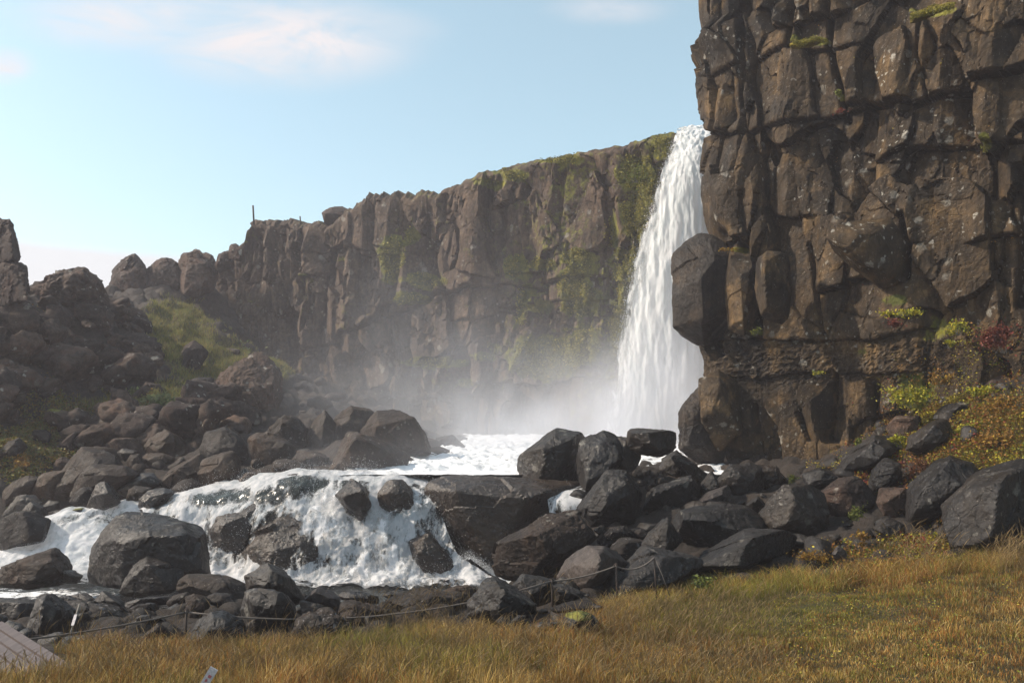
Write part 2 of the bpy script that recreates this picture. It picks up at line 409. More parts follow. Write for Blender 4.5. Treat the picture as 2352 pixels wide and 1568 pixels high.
# ------------------------------------------------------------------ boulders
_ico = {}
def ico(level):
    if level not in _ico:
        bm = bmesh.new(); bmesh.ops.create_icosphere(bm, subdivisions=level, radius=1)
        v = np.array([x.co[:] for x in bm.verts]); f = np.array([[x.index for x in p.verts] for p in bm.faces]); bm.free()
        _ico[level] = (v / np.linalg.norm(v, axis=1)[:, None], f)
    return _ico[level]
def hull_planes(pts):
    bm = bmesh.new()
    for p in pts: bm.verts.new(p)
    bmesh.ops.convex_hull(bm, input=bm.verts)
    bm.normal_update()
    ns = np.array([f.normal[:] for f in bm.faces]); ps = np.array([f.verts[0].co[:] for f in bm.faces]); bm.free()
    return ns, ps
def rock_shape(pts, level, sharp=110, rough=1.0, seed=0, lumpy=0.0):
    """a rock grown from the corner points pts: rounded hull, chipped and pitted"""
    pts = np.asarray(pts, float); c = (pts.min(0) + pts.max(0)) / 2; c = .5 * c + .5 * pts.mean(0)
    ns, ps = hull_planes(pts - c)
    h = np.maximum((ns * ps).sum(1), 1e-3)
    ext = (pts.max(0) - pts.min(0)) / 2; size = float(np.mean(ext) * 2)
    d, f = ico(level)
    # merge nearly parallel hull faces so that rounding stays even
    keep = []
    for k in np.argsort(h):
        if all(ns[k] @ ns[m] < .97 or abs(h[k] - h[m]) > .05 * size for m in keep): keep.append(k)
    ns, h = ns[keep], h[keep]
    # flat broken faces towards the viewer and away, none across the outline
    rs = np.random.default_rng(seed); e = rs.normal(size=(60, 3)); e /= np.linalg.norm(e, axis=1)[:, None]
    e = e[(np.abs(e[:, 1]) > .45) & (np.abs(e[:, 1]) < .92)][:9]
    q_ = ((pts - c) @ e.T).max(0) * rs.uniform(.74, .95, len(e)); ns = np.concatenate([ns, e]); h = np.concatenate([h, q_])
    d = d * (ext / ext.max()) ** .7; d = d / np.linalg.norm(d, axis=1)[:, None]
    q = np.maximum(d @ ns.T / h, 0)
    r = 1 / ((q ** sharp).sum(1)) ** (1 / sharp) * 1.02
    v = d * r[:, None]; w = v + c + seed * 3.7
    n = fbm(w * (1.3 / size), 3) * .10 * size * (rough * .09 + lumpy)
    n += fbm(w * (4.0 / size), 4, ridge=True, gain=.55) * .007 * size * rough
    s = 2.6 / size                       # a few stepped, tilted flakes
    i, j, a, b, F1, F2 = voro(w[:, 0] * s + w[:, 1] * s * .6, w[:, 2] * s + w[:, 1] * s * .5, seed % 97, .9, 4)
    n += ((hash2(i, j, 3) - .5) * .035 + (a * (hash2(i, j, 4) - .5) + b * (hash2(i, j, 5) - .5)) * .09) * size * .6 * rough
    n += fbm(w * 9, 4, gain=.62) * .013 * rough
    if lumpy: n += lumpy * size * (.055 * fbm(w * (5.0 / size), 4, .6) + .035 * fbm(w * (9.0 / size), 4, .6, ridge=True) - .03)
    v = d * (r + n)[:, None]
    return v + c, f
CROP = {'D': (0, 0, 1), 'A': (0, 863.6, .23438), 'B': (404.25, 826.9, .25781), 'C': (0, 1267.9, .23438), 'd': (514.5, 1267.9, .23438),
        'E': (1010.6, 1194.4, .23843), 'F': (1800.75, 588.0, .24609), '1': (0, 459.4, .3359), '5': (0, 1041.9, .3359),
        '6': (367.5, 918.75, .3359), '7': (1056.6, 918.75, .3359), '8': (1561.9, 918.75, .41433), '3': (1561.9, 0, .3359), '4': (1561.9, 514.5, .3359)}
def pts2d(crop, s):
    ox, oy, k = CROP[crop]
    a = np.array([[float(q) for q in p.split(',')[:2]] for p in s.split()])
    return a * k + [ox, oy]
def outline_points(crop, s, Y, ridge='', thick=.5, seed=0):
    rs = np.random.default_rng(seed + 100)
    o = pts2d(crop, s); cxy = (o.min(0) + o.max(0)) / 2
    w = (o[:, 0].max() - o[:, 0].min()) / F * Y; hh = (o[:, 1].max() - o[:, 1].min()) / F * Y
    T = thick * (w * .6 + hh * .6)                        # half depth
    pts = []
    n = len(o); nf = 3 if ridge else 4
    for p in o: pts.append(P(p[0], p[1], Y + rs.uniform(-.3, .3) * T))
    k0 = rs.integers(0, n)
    for k in range(nf):
        p = o[(k0 + k * n // nf) % n]; q = cxy + (p - cxy) * rs.uniform(.55, .85)
        pts.append(P(q[0], q[1], Y - T * rs.uniform(.5, .95)))
    for k in range(4):
        p = o[(k0 + 1 + k * n // 4) % n]; q = cxy + (p - cxy) * rs.uniform(.5, .8)
        a = P(q[0], q[1], Y); a[1] += T * rs.uniform(.7, 1.0); pts.append(a)
    if ridge:
        ox, oy, k = CROP[crop]
        for r in ridge.split():
            x, y, dyy = [float(q) for q in r.split(',')]
            pts.append(P(x * k + ox, y * k + oy, Y + dyy))
    return np.array(pts), o, w, hh
TERR = []           # control points for the ground, gathered from what rests on it
ROCKS = []
def boulder(crop, s, Y, mat, label, ridge='', thick=.5, sharp=110, rough=1.0, lumpy=0, rest=True, moss=0, name='boulder', cat='boulder', parent=None, group=None, lev=None):
    seed = len(ROCKS) + 1
    pts, o, w, hh = outline_points(crop, s, Y, ridge, thick, seed)
    wpx = max(o[:, 0].max() - o[:, 0].min(), o[:, 1].max() - o[:, 1].min())
    level = lev or (6 if wpx > 215 else 5 if wpx > 60 else 4)
    v, f = rock_shape(pts, level, sharp, rough, seed, lumpy)
    at = {}
    if moss: 
        top = sstep(.55, 1.0, (v[:, 2] - v[:, 2].min()) / (v[:, 2].max() - v[:, 2].min()))
        at['moss'] = moss * top ** 2
    ob = mk(name, v, f, M[mat], lumpy > 0 and False, parent, at, origin='b')
    if parent is None: tag(ob, label, cat, group)
    elif label: ob['label'] = label
    if rest:
        b = P(cxm(o), o[:, 1].max(), Y)
        TERR.append((b[0], b[1] + .1, b[2] + .18 * hh))
    ROCKS.append((v.mean(0), max(w, hh) / 2, ob))
    return ob
def cxm(o): return (o[:, 0].min() + o[:, 0].max()) / 2

B_ = boulder
# --- heap between the upper pool and the tall cliff
B_('7', '355,420 470,330 660,190 740,225 830,225 855,260 800,500 800,575 650,590 420,545', 19.4, 'boulder', 'large dark boulder with a peaked ridge where the upper pool pours past its left side', '650,240,-.5 560,560,-.6')
B_('7', '805,290 980,210 1060,240 1110,330 1130,420 1000,560 860,665 830,600 800,480', 18.5, 'boulder', 'tall dark boulder right of the ridged one, holding up the flat topped block', '1000,300,-.5 900,600,-.5')
B_('7', '1140,205 1260,198 1440,205 1485,240 1470,340 1360,390 1230,370 1140,330', 18.3, 'boulder', 'flat topped dark block lying across the heap in front of the waterfall foot', '1180,230,-.5 1310,225,-.7 1320,340,-.7', rest=False)
B_('7', '1060,245 1140,255 1240,380 1200,480 1080,480 1040,400', 18.6, 'boulder', 'dark stone caught under the left end of the flat topped block', rest=False)
B_('7', '1380,400 1480,340 1590,430 1560,560 1430,560 1360,500', 19.2, 'boulder', 'dark stone under the right end of the flat topped block')
B_('7', '800,730 950,540 1000,485 1110,480 1180,560 1250,640 1240,740 1200,860 900,870 860,800', 16.6, 'boulder', 'black boulder with a smooth paler slanting face down its left side', '1000,545,-.7 900,760,-.7 1150,570,-.6')
B_('7', '1300,620 1430,580 1580,515 1640,570 1655,680 1560,740 1500,860 1300,880 1240,760', 16.9, 'boulder', 'black hollowed boulder with a frosted upper rim in the middle of the heap', '1560,570,-.5')
B_('7', '1430,380 1500,370 1600,430 1690,510 1660,590 1590,500 1470,430', 18.3, 'boulder', 'dark slab leaning down from the foot of the grey buttress')
B_('7', '1640,600 1720,475 1775,590 1690,690', 17.0, 'boulder', 'small upright triangular stone beside the pale flat slab')
B_('7', '1610,725 1700,640 1830,580 1862,620 1820,700 1740,722', 16.3, 'smooth', 'pale grey flat slab tilted between the dark boulders', rough=.5, sharp=160)
B_('7', '1760,560 1850,450 1980,430 2070,470 2080,600 2000,700 1850,710', 17.5, 'boulder', 'dark rounded boulder against the cliff foot above the pale slab')
B_('7', '1960,720 2040,655 2095,720 2045,790', 15.9, 'boulder', 'small upright stone peeping between two large boulders by the cliff')
B_('7', '2020,440 2160,450 2235,540 2130,640 2050,600', 17.9, 'wet', 'black overhanging stone at the foot of the brown cliff')
B_('7', '1460,830 1500,760 1600,730 1850,712 1980,740 2090,830 2120,900 1900,960 1800,1030 1710,1090 1560,1000 1480,900', 14.7, 'boulder', 'broad rounded grey boulder with round lichen spots below the pale slab', '1560,790,-.5 1900,790,-.5', sharp=160, rough=.7, rest=False)
B_('8', '440,640 580,470 720,470 800,520 840,640 790,770 640,765 500,730', 14.7, 'boulder', 'rough grey boulder with orange plants growing on its top edge', '620,500,-.5')
B_('7', '1560,1150 1760,1050 1940,900 2080,895 2330,930 2352,960 2200,1060 1900,1185 1780,1205 1600,1170', 13.1, 'boulder', 'long low grey slab sloping down to the edge of the meadow', '1950,940,-.4', sharp=160)
B_('7', '1250,990 1420,805 1525,960 1500,1010 1360,1060 1300,1010', 13.5, 'boulder', 'pointed pyramid shaped stone standing above the rope posts', '1380,1040,-.4', rest=False)
B_('7', '1020,1030 1080,945 1150,940 1260,960 1330,1030 1230,1110 1120,1130', 14.0, 'frost', 'dark stone with a pale frosted top edge left of the pointed stone', rest=False)
B_('7', '940,960 1000,900 1060,865 1150,870 1190,930 1080,960 1010,1030 960,1010', 14.9, 'frost', 'lumpy grey stone in the gap above the smooth pale boulder', rough=1.6, lumpy=.5, rest=False)
B_('7', '1190,890 1240,875 1300,900 1275,955 1200,945', 15.0, 'frost', 'round pale cobble left of the pointed stone', sharp=32, rest=False)
B_('7', '912,890 960,858 1000,880 955,925', 15.0, 'frost', 'pale rounded cobble at the left end of the gap above the smooth boulder', sharp=32, rest=False)
for x, y, r, w_ in ((1215, 505, 45, 'leftmost'), (1275, 495, 40, 'upper'), (1330, 510, 36, 'upper right'), (1250, 560, 42, 'lower left'), (1315, 560, 40, 'front'), (1375, 555, 45, 'lower right'), (1300, 600, 40, 'lowest'), (1400, 590, 36, 'rightmost')):
    B_('7', f'{x-r},{y} {x-r*.5},{y-r*.7} {x+r*.5},{y-r*.65} {x+r},{y} {x+r*.4},{y+r*.6} {x-r*.5},{y+r*.6}', 16.9, 'frost', f'{w_} cobble of the small grey pile between the black boulders', sharp=32, rest=False, group='cobbles piled between the black boulders')
B_('7', '235,1030 260,980 420,890 590,780 800,745 860,830 920,950 800,1060 700,1120 650,1190 560,1210 400,1225 260,1190 240,1120', 15.0, 'brown', 'great slanting boulder at the right end of the lower pool, its left face lit brown', '480,960,-.9 560,1060,-.9 800,800,-.5 380,1180,-.6', rough=1.2)
B_('7', '660,1210 720,1100 800,1030 880,992 990,1000 1110,1075 1150,1130 1060,1230 960,1300 900,1330 800,1290 670,1245', 12.7, 'smooth', 'boulder with a smooth pale grey left face behind the rope', '965,1050,-.8 930,1200,-.9 870,1290,-.6', rough=.6, sharp=160)
B_('7', '900,1390 1050,1250 1240,1060 1300,1020 1500,1050 1700,1100 1560,1150 1500,1240 1480,1320 1200,1360 1000,1400', 12.4, 'boulder', 'big steep dark slab standing behind the end of the rope barrier', '1200,1160,-.5', sharp=56)
B_('7', '350,1270 430,1190 600,1220 660,1250 640,1400 480,1400', 11.7, 'boulder', 'dark boulder with a concave top left of the smooth pale one', '480,1280,-.3')
B_('7', '620,1260 720,1255 850,1320 905,1365 850,1410 650,1410', 11.5, 'boulder', 'low dark wedge in front of the smooth pale boulder')
B_('7', '50,1400 130,1290 220,1215 320,1260 420,1340 550,1440 480,1520 250,1540 60,1480', 10.7, 'boulder', 'rough brown pyramid boulder behind the rope in the middle foreground', '285,1290,-.5 260,1480,-.5', rough=1.3)
B_('7', '600,1435 760,1390 900,1388 985,1415 900,1455 680,1460', 10.5, 'frost', 'low pale stone lying flat at the meadow edge')
B_('E', '1160,990 1250,900 1330,880 1460,890 1530,980 1580,1120 1500,1190 1250,1150 1170,1060', 9.5, 'boulder', 'dark boulder capped with bright green moss in the grass', '1400,930,-.3', moss=1.3, rough=1.3)
B_('E', '920,1010 1000,980 1160,980 1180,1100 1000,1130 930,1090', 9.4, 'boulder', 'low dark stone left of the moss capped boulder')
B_('E', '690,970 760,915 820,925 860,1000 800,1040 700,1030', 9.6, 'boulder', 'small round stone at the grass edge below the brown pyramid boulder')
# --- rocks in the cascade
B_('D', '962,1125 985,1105 1025,1096 1140,1098 1250,1103 1335,1108 1350,1150 1250,1200 1210,1225 1160,1300 1110,1305 1060,1275 1025,1210 1008,1150', 18.6, 'wet', 'massive brown wet slab at the right side of the cascade', '1050,1130,-.9 1250,1130,-.9 1120,1280,-.7', thick=.35, rest=False)
B_('D', '770,1137 806,1098 838,1120 856,1165 828,1197 800,1177', 18.1, 'wet', 'dark diamond shaped rock splitting the cascade', '815,1135,-.35', rest=False)
B_('D', '866,1132 885,1104 925,1101 950,1130 958,1172 900,1185 872,1162', 18.5, 'wet', 'dark dome of rock behind a thin veil of water', sharp=32, rest=False)
B_('D', '553,1272 572,1235 610,1210 650,1183 700,1188 725,1225 775,1232 805,1290 790,1335 600,1338 563,1310', 18.32, 'wet', 'dark rounded rock laced with foam at the foot of the cascade', '640,1230,-.5 740,1260,-.5', thick=.4, sharp=160, rest=False, rough=1.3)
B_('D', '940,1240 985,1226 1010,1250 1048,1302 1040,1318 980,1325 945,1285', 17.8, 'wet', 'dark sloping rock at the right foot of the cascade', rest=False, sharp=160)
B_('D', '468,1210 500,1175 560,1150 600,1155 610,1200 570,1300 480,1312', 18.95, 'wet', 'black rock showing through the spray just right of the great block', rest=False, thick=.4)
B_('D', '630,1120 650,1094 700,1088 760,1104 775,1140 700,1175 640,1160', 19.45, 'brown', 'brown hump of rock under the lip of the cascade', rest=False, sharp=32)
B_('5', '922,405 950,310 1020,250 1120,235 1195,255 1110,345 1020,412', 19.5, 'wet', 'dark wet rock parting the river left of the cascade', '980,300,-.3', rest=False)
# --- left foreground group in the river
B_('5', '618,870 628,700 660,620 740,500 830,410 900,402 1080,430 1260,468 1400,530 1412,650 1395,720 1440,840 1200,870 820,915 700,895', 16.4, 'boulder', 'great flat topped black block standing in the river left of the cascade', '730,545,-.9 850,560,-1.2 1290,560,-1.2 1300,800,-1.2 830,890,-1.1', rough=1.1, sharp=160, thick=.45, rest=False)
B_('5', '820,950 860,850 920,760 1010,690 1120,740 1250,820 1205,900 1170,952 900,975', 15.2, 'boulder', 'rounded dark boulder leaning against the front of the great block', '1000,760,-.5', rest=False)
B_('5', '-60,800 120,730 350,662 380,720 412,800 480,850 420,900 100,920 -60,915', 15.8, 'brown', 'brown ridged boulder at the left edge below the white rapids', '330,760,-.6 200,880,-.7', rest=False, rough=1.3)
B_('5', '395,800 470,795 555,850 525,888 410,885', 15.7, 'wet', 'low black rock between the ridged boulder and the great block', rest=False)
B_('5', '-60,500 80,405 170,396 320,460 318,560 300,605 120,645 -60,670', 18.6, 'frost', 'rounded speckled boulder beside the head of the rapids at the left edge', '160,450,-.5', sharp=160)
B_('5', '585,382 640,260 695,175 740,240 822,332 800,352 700,388', 19.6, 'wet', 'sharp black spire of rock at the head of the rapids', '690,270,-.4')
B_('5', '465,345 500,270 575,226 640,250 625,320 580,365 490,362', 20.1, 'frost', 'speckled stone just left of the black spire')
# --- left bank boulder field
B_('A', '510,1180 520,1080 640,980 740,830 785,700 1000,700 1130,740 1235,860 1000,880 850,930 780,1050 690,1190 600,1235 520,1225', 22.0, 'brown', 'long bent boulder whose lit edge runs down to the river bank', '775,800,-1 600,1000,-1 545,1150,-.6', sharp=160)
B_('A', '680,1190 780,960 900,868 1050,868 1250,880 1380,965 1250,1080 1110,1130 900,1170', 21.0, 'brown', 'wide brown boulder right of the long bent one', '1050,960,-.8 1010,1080,-.7')
B_('A', '310,1180 360,1000 450,950 650,930 590,1040 520,1100 505,1225 430,1245', 21.6, 'brown', 'upright brown boulder left of the long bent one')
B_('A', '0,1150 130,1040 260,980 375,990 340,1100 300,1180 170,1230 0,1290', 21.6, 'brown', 'dark sloping slab at the left end of the bank')
B_('A', '60,1340 170,1180 260,1160 410,1240 385,1290 200,1340', 20.4, 'boulder', 'dark pointed boulder above the speckled one at the left edge')
B_('A', '200,1330 300,1220 400,1290 485,1385 440,1410 250,1350', 19.7, 'boulder', 'black wedge of stone behind the start of the white rapids')
B_('A', '395,1290 480,1218 585,1230 575,1315 450,1345', 20.1, 'boulder', 'small dark stone left of the speckled stone and the spire')
B_('A', '450,1345 560,1310 830,1290 830,1330 600,1370 480,1390', 19.6, 'wet', 'low mossy ledge along the water below the spire', moss=.9, rest=False)
B_('A', '710,650 750,520 840,410 1000,350 1060,325 1180,370 1245,500 1185,560 1020,625 880,710 760,730 715,710', 26.0, 'brown', 'big rounded boulder with white lichen spots and a mossy tip on the left bank', '1000,420,-.8 1030,580,-.8 800,500,-.6', moss=.35)
B_('A', '1160,560 1260,485 1345,510 1380,590 1250,650', 26.0, 'lava', 'knobbly stone right of the big spotted boulder', lumpy=.4)
B_('A', '1000,700 1120,610 1280,600 1385,650 1410,750 1200,730', 24.0, 'lava', 'dark craggy rock below the knobbly stone', lumpy=.3)
B_('A', '1395,690 1480,600 1610,515 1720,590 1800,680 1865,775 1700,860 1560,800 1420,750', 24.0, 'brown', 'wedge shaped boulder with a lit left slope in the middle of the bank', '1650,620,-.9 1560,790,-.7')
B_('A', '1400,810 1430,758 1600,752 1700,790 1730,880 1600,970 1420,965', 22.8, 'brown', 'blocky boulder under the wedge shaped one')
B_('A', '1135,740 1200,708 1340,730 1300,790 1230,855', 23.0, 'boulder', 'small grey angular stone right of the bent boulder')
B_('A', '1230,860 1280,770 1360,758 1405,850 1385,940 1270,935', 22.4, 'brown', 'upright rounded stone left of the blocky boulder')
B_('A', '1105,1135 1260,1060 1390,948 1500,948 1565,1035 1500,1100 1250,1185', 21.0, 'boulder', 'dark low boulder with a frosted crest above the river edge')
B_('A', '1235,1220 1260,1110 1320,1078 1485,1095 1480,1130 1380,1228', 20.1, 'frost', 'squat pale rimmed stone at the water left of the parting rock')
B_('A', '1515,1095 1680,910 1850,815 1965,755 2045,800 1970,930 1905,1115 1700,1118', 21.3, 'brown', 'broad sloping slab right beside the cascade head')
B_('A', '1935,1015 1990,820 2110,768 2270,732 2345,800 2352,960 2200,1065 1960,1105', 20.7, 'brown', 'reddish brown boulder with a pale broken top edge by the cascade head', '2150,850,-.5')
B_('B', '205,790 260,640 440,603 560,670 625,770 655,855 640,905 560,860 470,830 240,890', 22.5, 'frost', 'grey boulder with a white rim standing on top of the reddish one', '520,720,-.6')
B_('B', '650,690 720,648 830,648 1000,720 1065,775 1045,905 880,970 690,970 660,800', 22.3, 'brown', 'square shouldered boulder in the centre of the bank', '700,700,-.6 880,880,-.7')
B_('B', '815,645 900,530 975,487 1080,520 1175,620 1150,770 1060,770 950,700', 24.0, 'frost', 'rounded frosted boulder behind the square shouldered one')
B_('B', '1162,710 1230,530 1330,445 1425,560 1405,700 1385,870 1290,850 1180,800', 24.3, 'brown', 'tall narrow boulder left of the large dome')
B_('B', '1383,655 1430,490 1560,408 1720,430 1805,500 1765,630 1640,640 1400,720', 25.2, 'brown', 'pale fronted boulder half behind the large dome', '1500,520,-.7')
B_('B', '1640,640 1780,470 1980,440 2130,510 2185,620 2215,730 2270,830 2050,900 1850,820 1700,720', 24.0, 'brown', 'large smooth dome shaped boulder at the back of the bank', '1800,580,-.9 2050,560,-.8', sharp=160)
B_('B', '1380,985 1420,860 1530,650 1600,648 1850,720 2000,800 2090,890 1985,1000 1700,1010 1500,1010', 20.9, 'brown', 'broad pyramid boulder at the edge of the upper pool', '1560,700,-.5 1480,940,-.7')
B_('B', '1020,900 1100,798 1220,808 1365,870 1365,960 1200,975 1080,920', 21.7, 'brown', 'smooth sloping stone left of the broad pyramid boulder', sharp=160)
B_('B', '822,970 900,883 1030,893 1190,940 1260,1005 1000,1020', 20.9, 'brown', 'low rounded brown stone at the water under the sloping one', sharp=160)
B_('B', '515,1095 620,1000 800,973 885,1012 760,1090 620,1110', 20.2, 'brown', 'low brown stone touching the lip of the cascade', sharp=160)
B_('B', '460,1105 600,963 665,985 560,1065 500,1115', 20.6, 'boulder', 'narrow dark stone just left of the low brown one')
B_('D', '462,1000 475,900 505,860 545,850 565,822 597,804 625,840 636,900 630,970 600,1010 480,1020', 31.0, 'lava', 'tall dark outcrop rising in the mist below the grassy slope', '560,870,-1.5 520,900,-1.4', lumpy=.35, rough=1.5)
B_('B', '80,215 200,153 330,170 335,290 240,365 130,325', 29.0, 'brown', 'angular boulder beside the tall misty outcrop')
B_('A', '1275,210 1430,58 1560,80 1615,200 1545,315 1430,325 1290,280', 29.0, 'lava', 'boulder with a large white lichen patch on the grass slope', '1430,100,-.8')
B_('A', '388,435 480,328 640,340 812,400 770,455 520,495 430,485', 25.5, 'lava', 'long boulder with moss along its top on the left slope', moss=.8)
B_('A', '490,790 560,680 700,560 740,540 725,660 700,770 560,800', 24.0, 'lava', 'slanting slab left of the big spotted boulder')
B_('A', '1635,490 1850,350 1985,400 2005,530 1900,650 1840,700 1780,650 1680,590', 26.6, 'brown', 'reddish brown boulder under the light green shrubs')
B_('A', '1890,605 1950,535 2015,520 2005,610 1905,750 1850,730', 24.6, 'brown', 'tan stone left of the white rimmed grey boulder')
B_('A', '-10,200 80,178 250,158 258,265 100,325 -10,305', 25.0, 'cliff_near', 'golden lit ledge block at the left edge of the rubble slope', sharp=160)
B_('A', '20,340 180,325 185,465 50,475', 24.8, 'lava', 'dark square block under the golden ledge block', sharp=160)
B_('A', '268,75 400,48 462,100 445,215 300,215', 27.0, 'lava', 'dark square block right of the golden ledge block', sharp=160)
B_('A', '-10,725 100,640 190,598 252,690 182,785 100,855 0,790', 23.0, 'frost', 'grey speckled boulder at the left edge in yellow moss', moss=.3)
B_('A', '285,610 330,530 450,518 512,570 482,645 380,665', 24.5, 'brown', 'tan boulder in the moss left of the slanting slab', moss=.4)
B_('A', '495,905 560,810 640,788 715,840 620,925 540,935', 23.0, 'lava', 'dark rough stone above the upright brown boulder', moss=.3)
B_('1', '525,1215 600,1188 700,1192 765,1260 752,1355 560,1372', 30.0, 'lava', 'squarish lava block low in the rubble slope')
B_('1', '1190,1182 1260,1000 1330,958 1415,1030 1365,1150 1240,1200', 33.4, 'lava', 'reddish boulder on the upper grass slope', rest=True)
B_('D', '985,1035 1003,1005 1040,998 1078,1036', 28.5, 'wet', 'low dark rock in the mist beyond the upper pool')
# --- skyline lava
B_('1', '-90,118 30,116 60,148 66,185 97,212 101,300 106,350 119,385 121,442 -90,445', 27.0, 'lava', 'upper part of the lava tower at the left edge of the picture', '40,160,-.5 90,400,-.6', lumpy=.12, rough=2.4, rest=False, thick=.3, sharp=160, name='lava_rock', cat='rock')
B_('1', '-90,425 150,436 180,452 186,540 192,620 185,700 -90,740', 27.0, 'lava', 'wide lower block of the lava tower at the left edge', '120,470,-.8 150,680,-.8', thick=.3, lumpy=.12, rough=2.4, name='lava_rock', cat='rock', sharp=160)
B_('1', '200,640 240,590 320,555 330,512 430,483 560,485 622,530 637,625 700,700 600,770 300,730', 32.0, 'lava', 'ragged lava knob on the skyline right of the tower', lumpy=.6, rough=2.6, name='lava_rock', cat='rock')
B_('1', '762,640 770,490 800,450 870,395 905,372 910,410 990,450 1012,560 1000,660 860,720', 46.0, 'lava', 'skyline crag with a sharp slanting tip', '900,400,-.6 880,600,-1', lumpy=.22, rough=2.4, name='lava_rock', cat='rock', rest=False)
B_('1', '985,480 1060,425 1130,398 1207,430 1245,500 1245,620 1100,680 1000,640', 46.5, 'lava', 'rounded middle crag of the three on the skyline', lumpy=.3, rough=2.4, name='lava_rock', cat='rock', rest=False)
B_('1', '1210,430 1240,380 1340,353 1440,395 1472,440 1465,600 1400,660 1240,650', 46.0, 'lava', 'broad skyline crag touching the long cliff', lumpy=.25, rough=2.4, name='lava_rock', cat='rock', rest=False)
B_('1', '2200,90 2262,50 2340,45 2400,78 2392,150 2230,188', 44.5, 'lava', 'lone dark boulder perched on the rim of the long cliff', rest=False)
for s_, Y_, lab_ in (('790,470 850,415 900,374 910,384 900,430 860,480 800,500', 45.6, 'sharp slanting blade of lava on top of the leftmost skyline crag'),
                     ('905,470 930,405 985,440 1000,520 930,540', 45.5, 'small rough block on the right shoulder of the leftmost skyline crag'),
                     ('1085,470 1110,400 1140,396 1165,430 1150,480', 45.9, 'small knob on top of the rounded middle skyline crag'),
                     ('1270,430 1285,360 1345,350 1380,372 1370,440', 45.5, 'flat little block on top of the broad skyline crag'),
                     ('1470,450 1500,375 1560,345 1590,400 1580,470 1500,500', 45.2, 'low crag filling the notch before the long cliff'),
                     ('1560,400 1572,310 1610,296 1660,330 1650,420', 44.8, 'stepped block against the left end of the long cliff'),
                     ('322,560 330,514 380,508 420,500 410,560 350,590', 31.4, 'squarish lava piece on the left shoulder of the ragged knob'),
                     ('530,540 540,492 572,486 600,505 620,560 570,590', 31.4, 'pointed lava piece on the right tip of the ragged knob')):
    B_('1', s_, Y_, 'lava', lab_, lumpy=.25, rough=2.2, rest=False, name='lava_rock', cat='rock')
# --- near bank
B_('C', '-60,450 200,448 355,500 250,705 110,700 -60,650', 13.0, 'boulder', 'flat dark boulder behind the end of the boardwalk')
B_('C', '245,770 300,620 400,420 460,408 560,560 700,640 640,800 450,850 330,850', 11.5, 'boulder', 'peaked brown boulder at the right edge of the boardwalk', '420,520,-.5 400,800,-.4', rough=1.3)
B_('C', '510,500 780,478 1000,500 1200,570 1245,640 1200,790 900,840 730,820 560,620', 12.1, 'frost', 'broad humped boulder behind the leaning stake', rough=1.4)
B_('C', '920,475 980,393 1100,440 1225,530 1230,580 1100,565', 12.9, 'boulder', 'sharp dark stone behind the broad humped boulder')
B_('C', '500,455 640,428 785,490 700,510', 13.6, 'wet', 'thin wet stone at the calm water, nearer the left edge')
B_('C', '680,425 800,405 932,460 920,495 780,485', 13.8, 'wet', 'thin wet stone at the calm water beside the sharp dark stone')
B_('C', '1240,565 1330,520 1470,508 1535,590 1420,645 1280,610', 12.0, 'frost', 'low grey stone right of the broad humped boulder')
B_('C', '1180,515 1380,450 1640,440 1645,505 1450,530 1220,550', 13.4, 'wet', 'long low wet ledge at the edge of the calm water')
B_('D', '402,1358 413,1330 433,1318 500,1328 540,1330 567,1350 567,1378 540,1384 450,1375', 14.2, 'frost', 'long rock with a frosted white top at the foot of the great block', '470,1345,-.4')
B_('C', '1620,505 1700,430 1850,385 1872,440 1810,525 1700,545', 12.9, 'brown', 'brown angular stone left of the upright block')
B_('C', '1815,435 1900,408 1985,430 2035,480 2020,560 1960,700 1850,770 1830,650', 11.7, 'brown', 'upright brown block behind the rusty post', sharp=160)
B_('C', '2000,455 2100,398 2255,420 2335,530 2230,570 2050,505', 12.0, 'frost', 'pale topped stone right of the upright block')
B_('C', '1490,610 1640,560 1800,500 1812,610 1640,665 1560,655', 12.3, 'frost', 'frosted stone left of the rusty post')
B_('C', '1275,670 1420,628 1560,640 1665,700 1480,745 1300,730', 11.2, 'frost', 'low rounded stone under the rope left of the post')
B_('C', '1425,800 1530,698 1580,720 1645,790 1560,860 1450,850', 10.4, 'brown', 'small brown stone in the tall grass near the post')
B_('D', '429,1484 459,1423 494,1404 520,1404 551,1425 572,1470 520,1505 440,1505', 10.4, 'boulder', 'dark humped boulder in the grass right of the rusty post', '490,1430,-.4')
B_('d', '218,370 220,250 290,190 400,127 520,170 662,260 700,360 752,490 650,530 420,410', 12.3, 'boulder', 'large black peaked boulder at the pool edge in the middle foreground', '500,230,-.5 330,300,-.5', rest=True)
B_('d', '163,570 198,390 280,366 550,420 640,450 692,520 692,700 605,870 350,820 180,690', 11.1, 'boulder', 'big black block with a sloping flat top in front of the peaked boulder', '270,390,-.6 600,480,-.6 300,780,-.4', sharp=160)
B_('d', '768,478 850,400 930,332 1000,370 1100,440 1142,490 1120,590 1050,570 970,545', 12.4, 'smooth', 'tilted slab with a smooth sunlit grey face at the pool edge', '1060,470,-.3 900,380,-.3', rough=.5, sharp=160)
B_('d', '735,480 850,488 975,540 985,620 780,620', 12.0, 'boulder', 'dark low stone under the tilted grey slab')
B_('d', '728,405 780,398 825,420 765,475', 13.1, 'boulder', 'small dark stone between the peaked boulder and the tilted slab')
B_('d', '1108,440 1160,385 1340,388 1500,430 1535,505 1400,510 1200,480', 13.1, 'wet', 'low wet stone at the pool edge right of the tilted slab')
B_('d', '1128,610 1150,490 1250,468 1430,510 1585,560 1525,770 1350,810 1250,750', 11.4, 'brown', 'square brown boulder behind the rope right of the tilted slab')
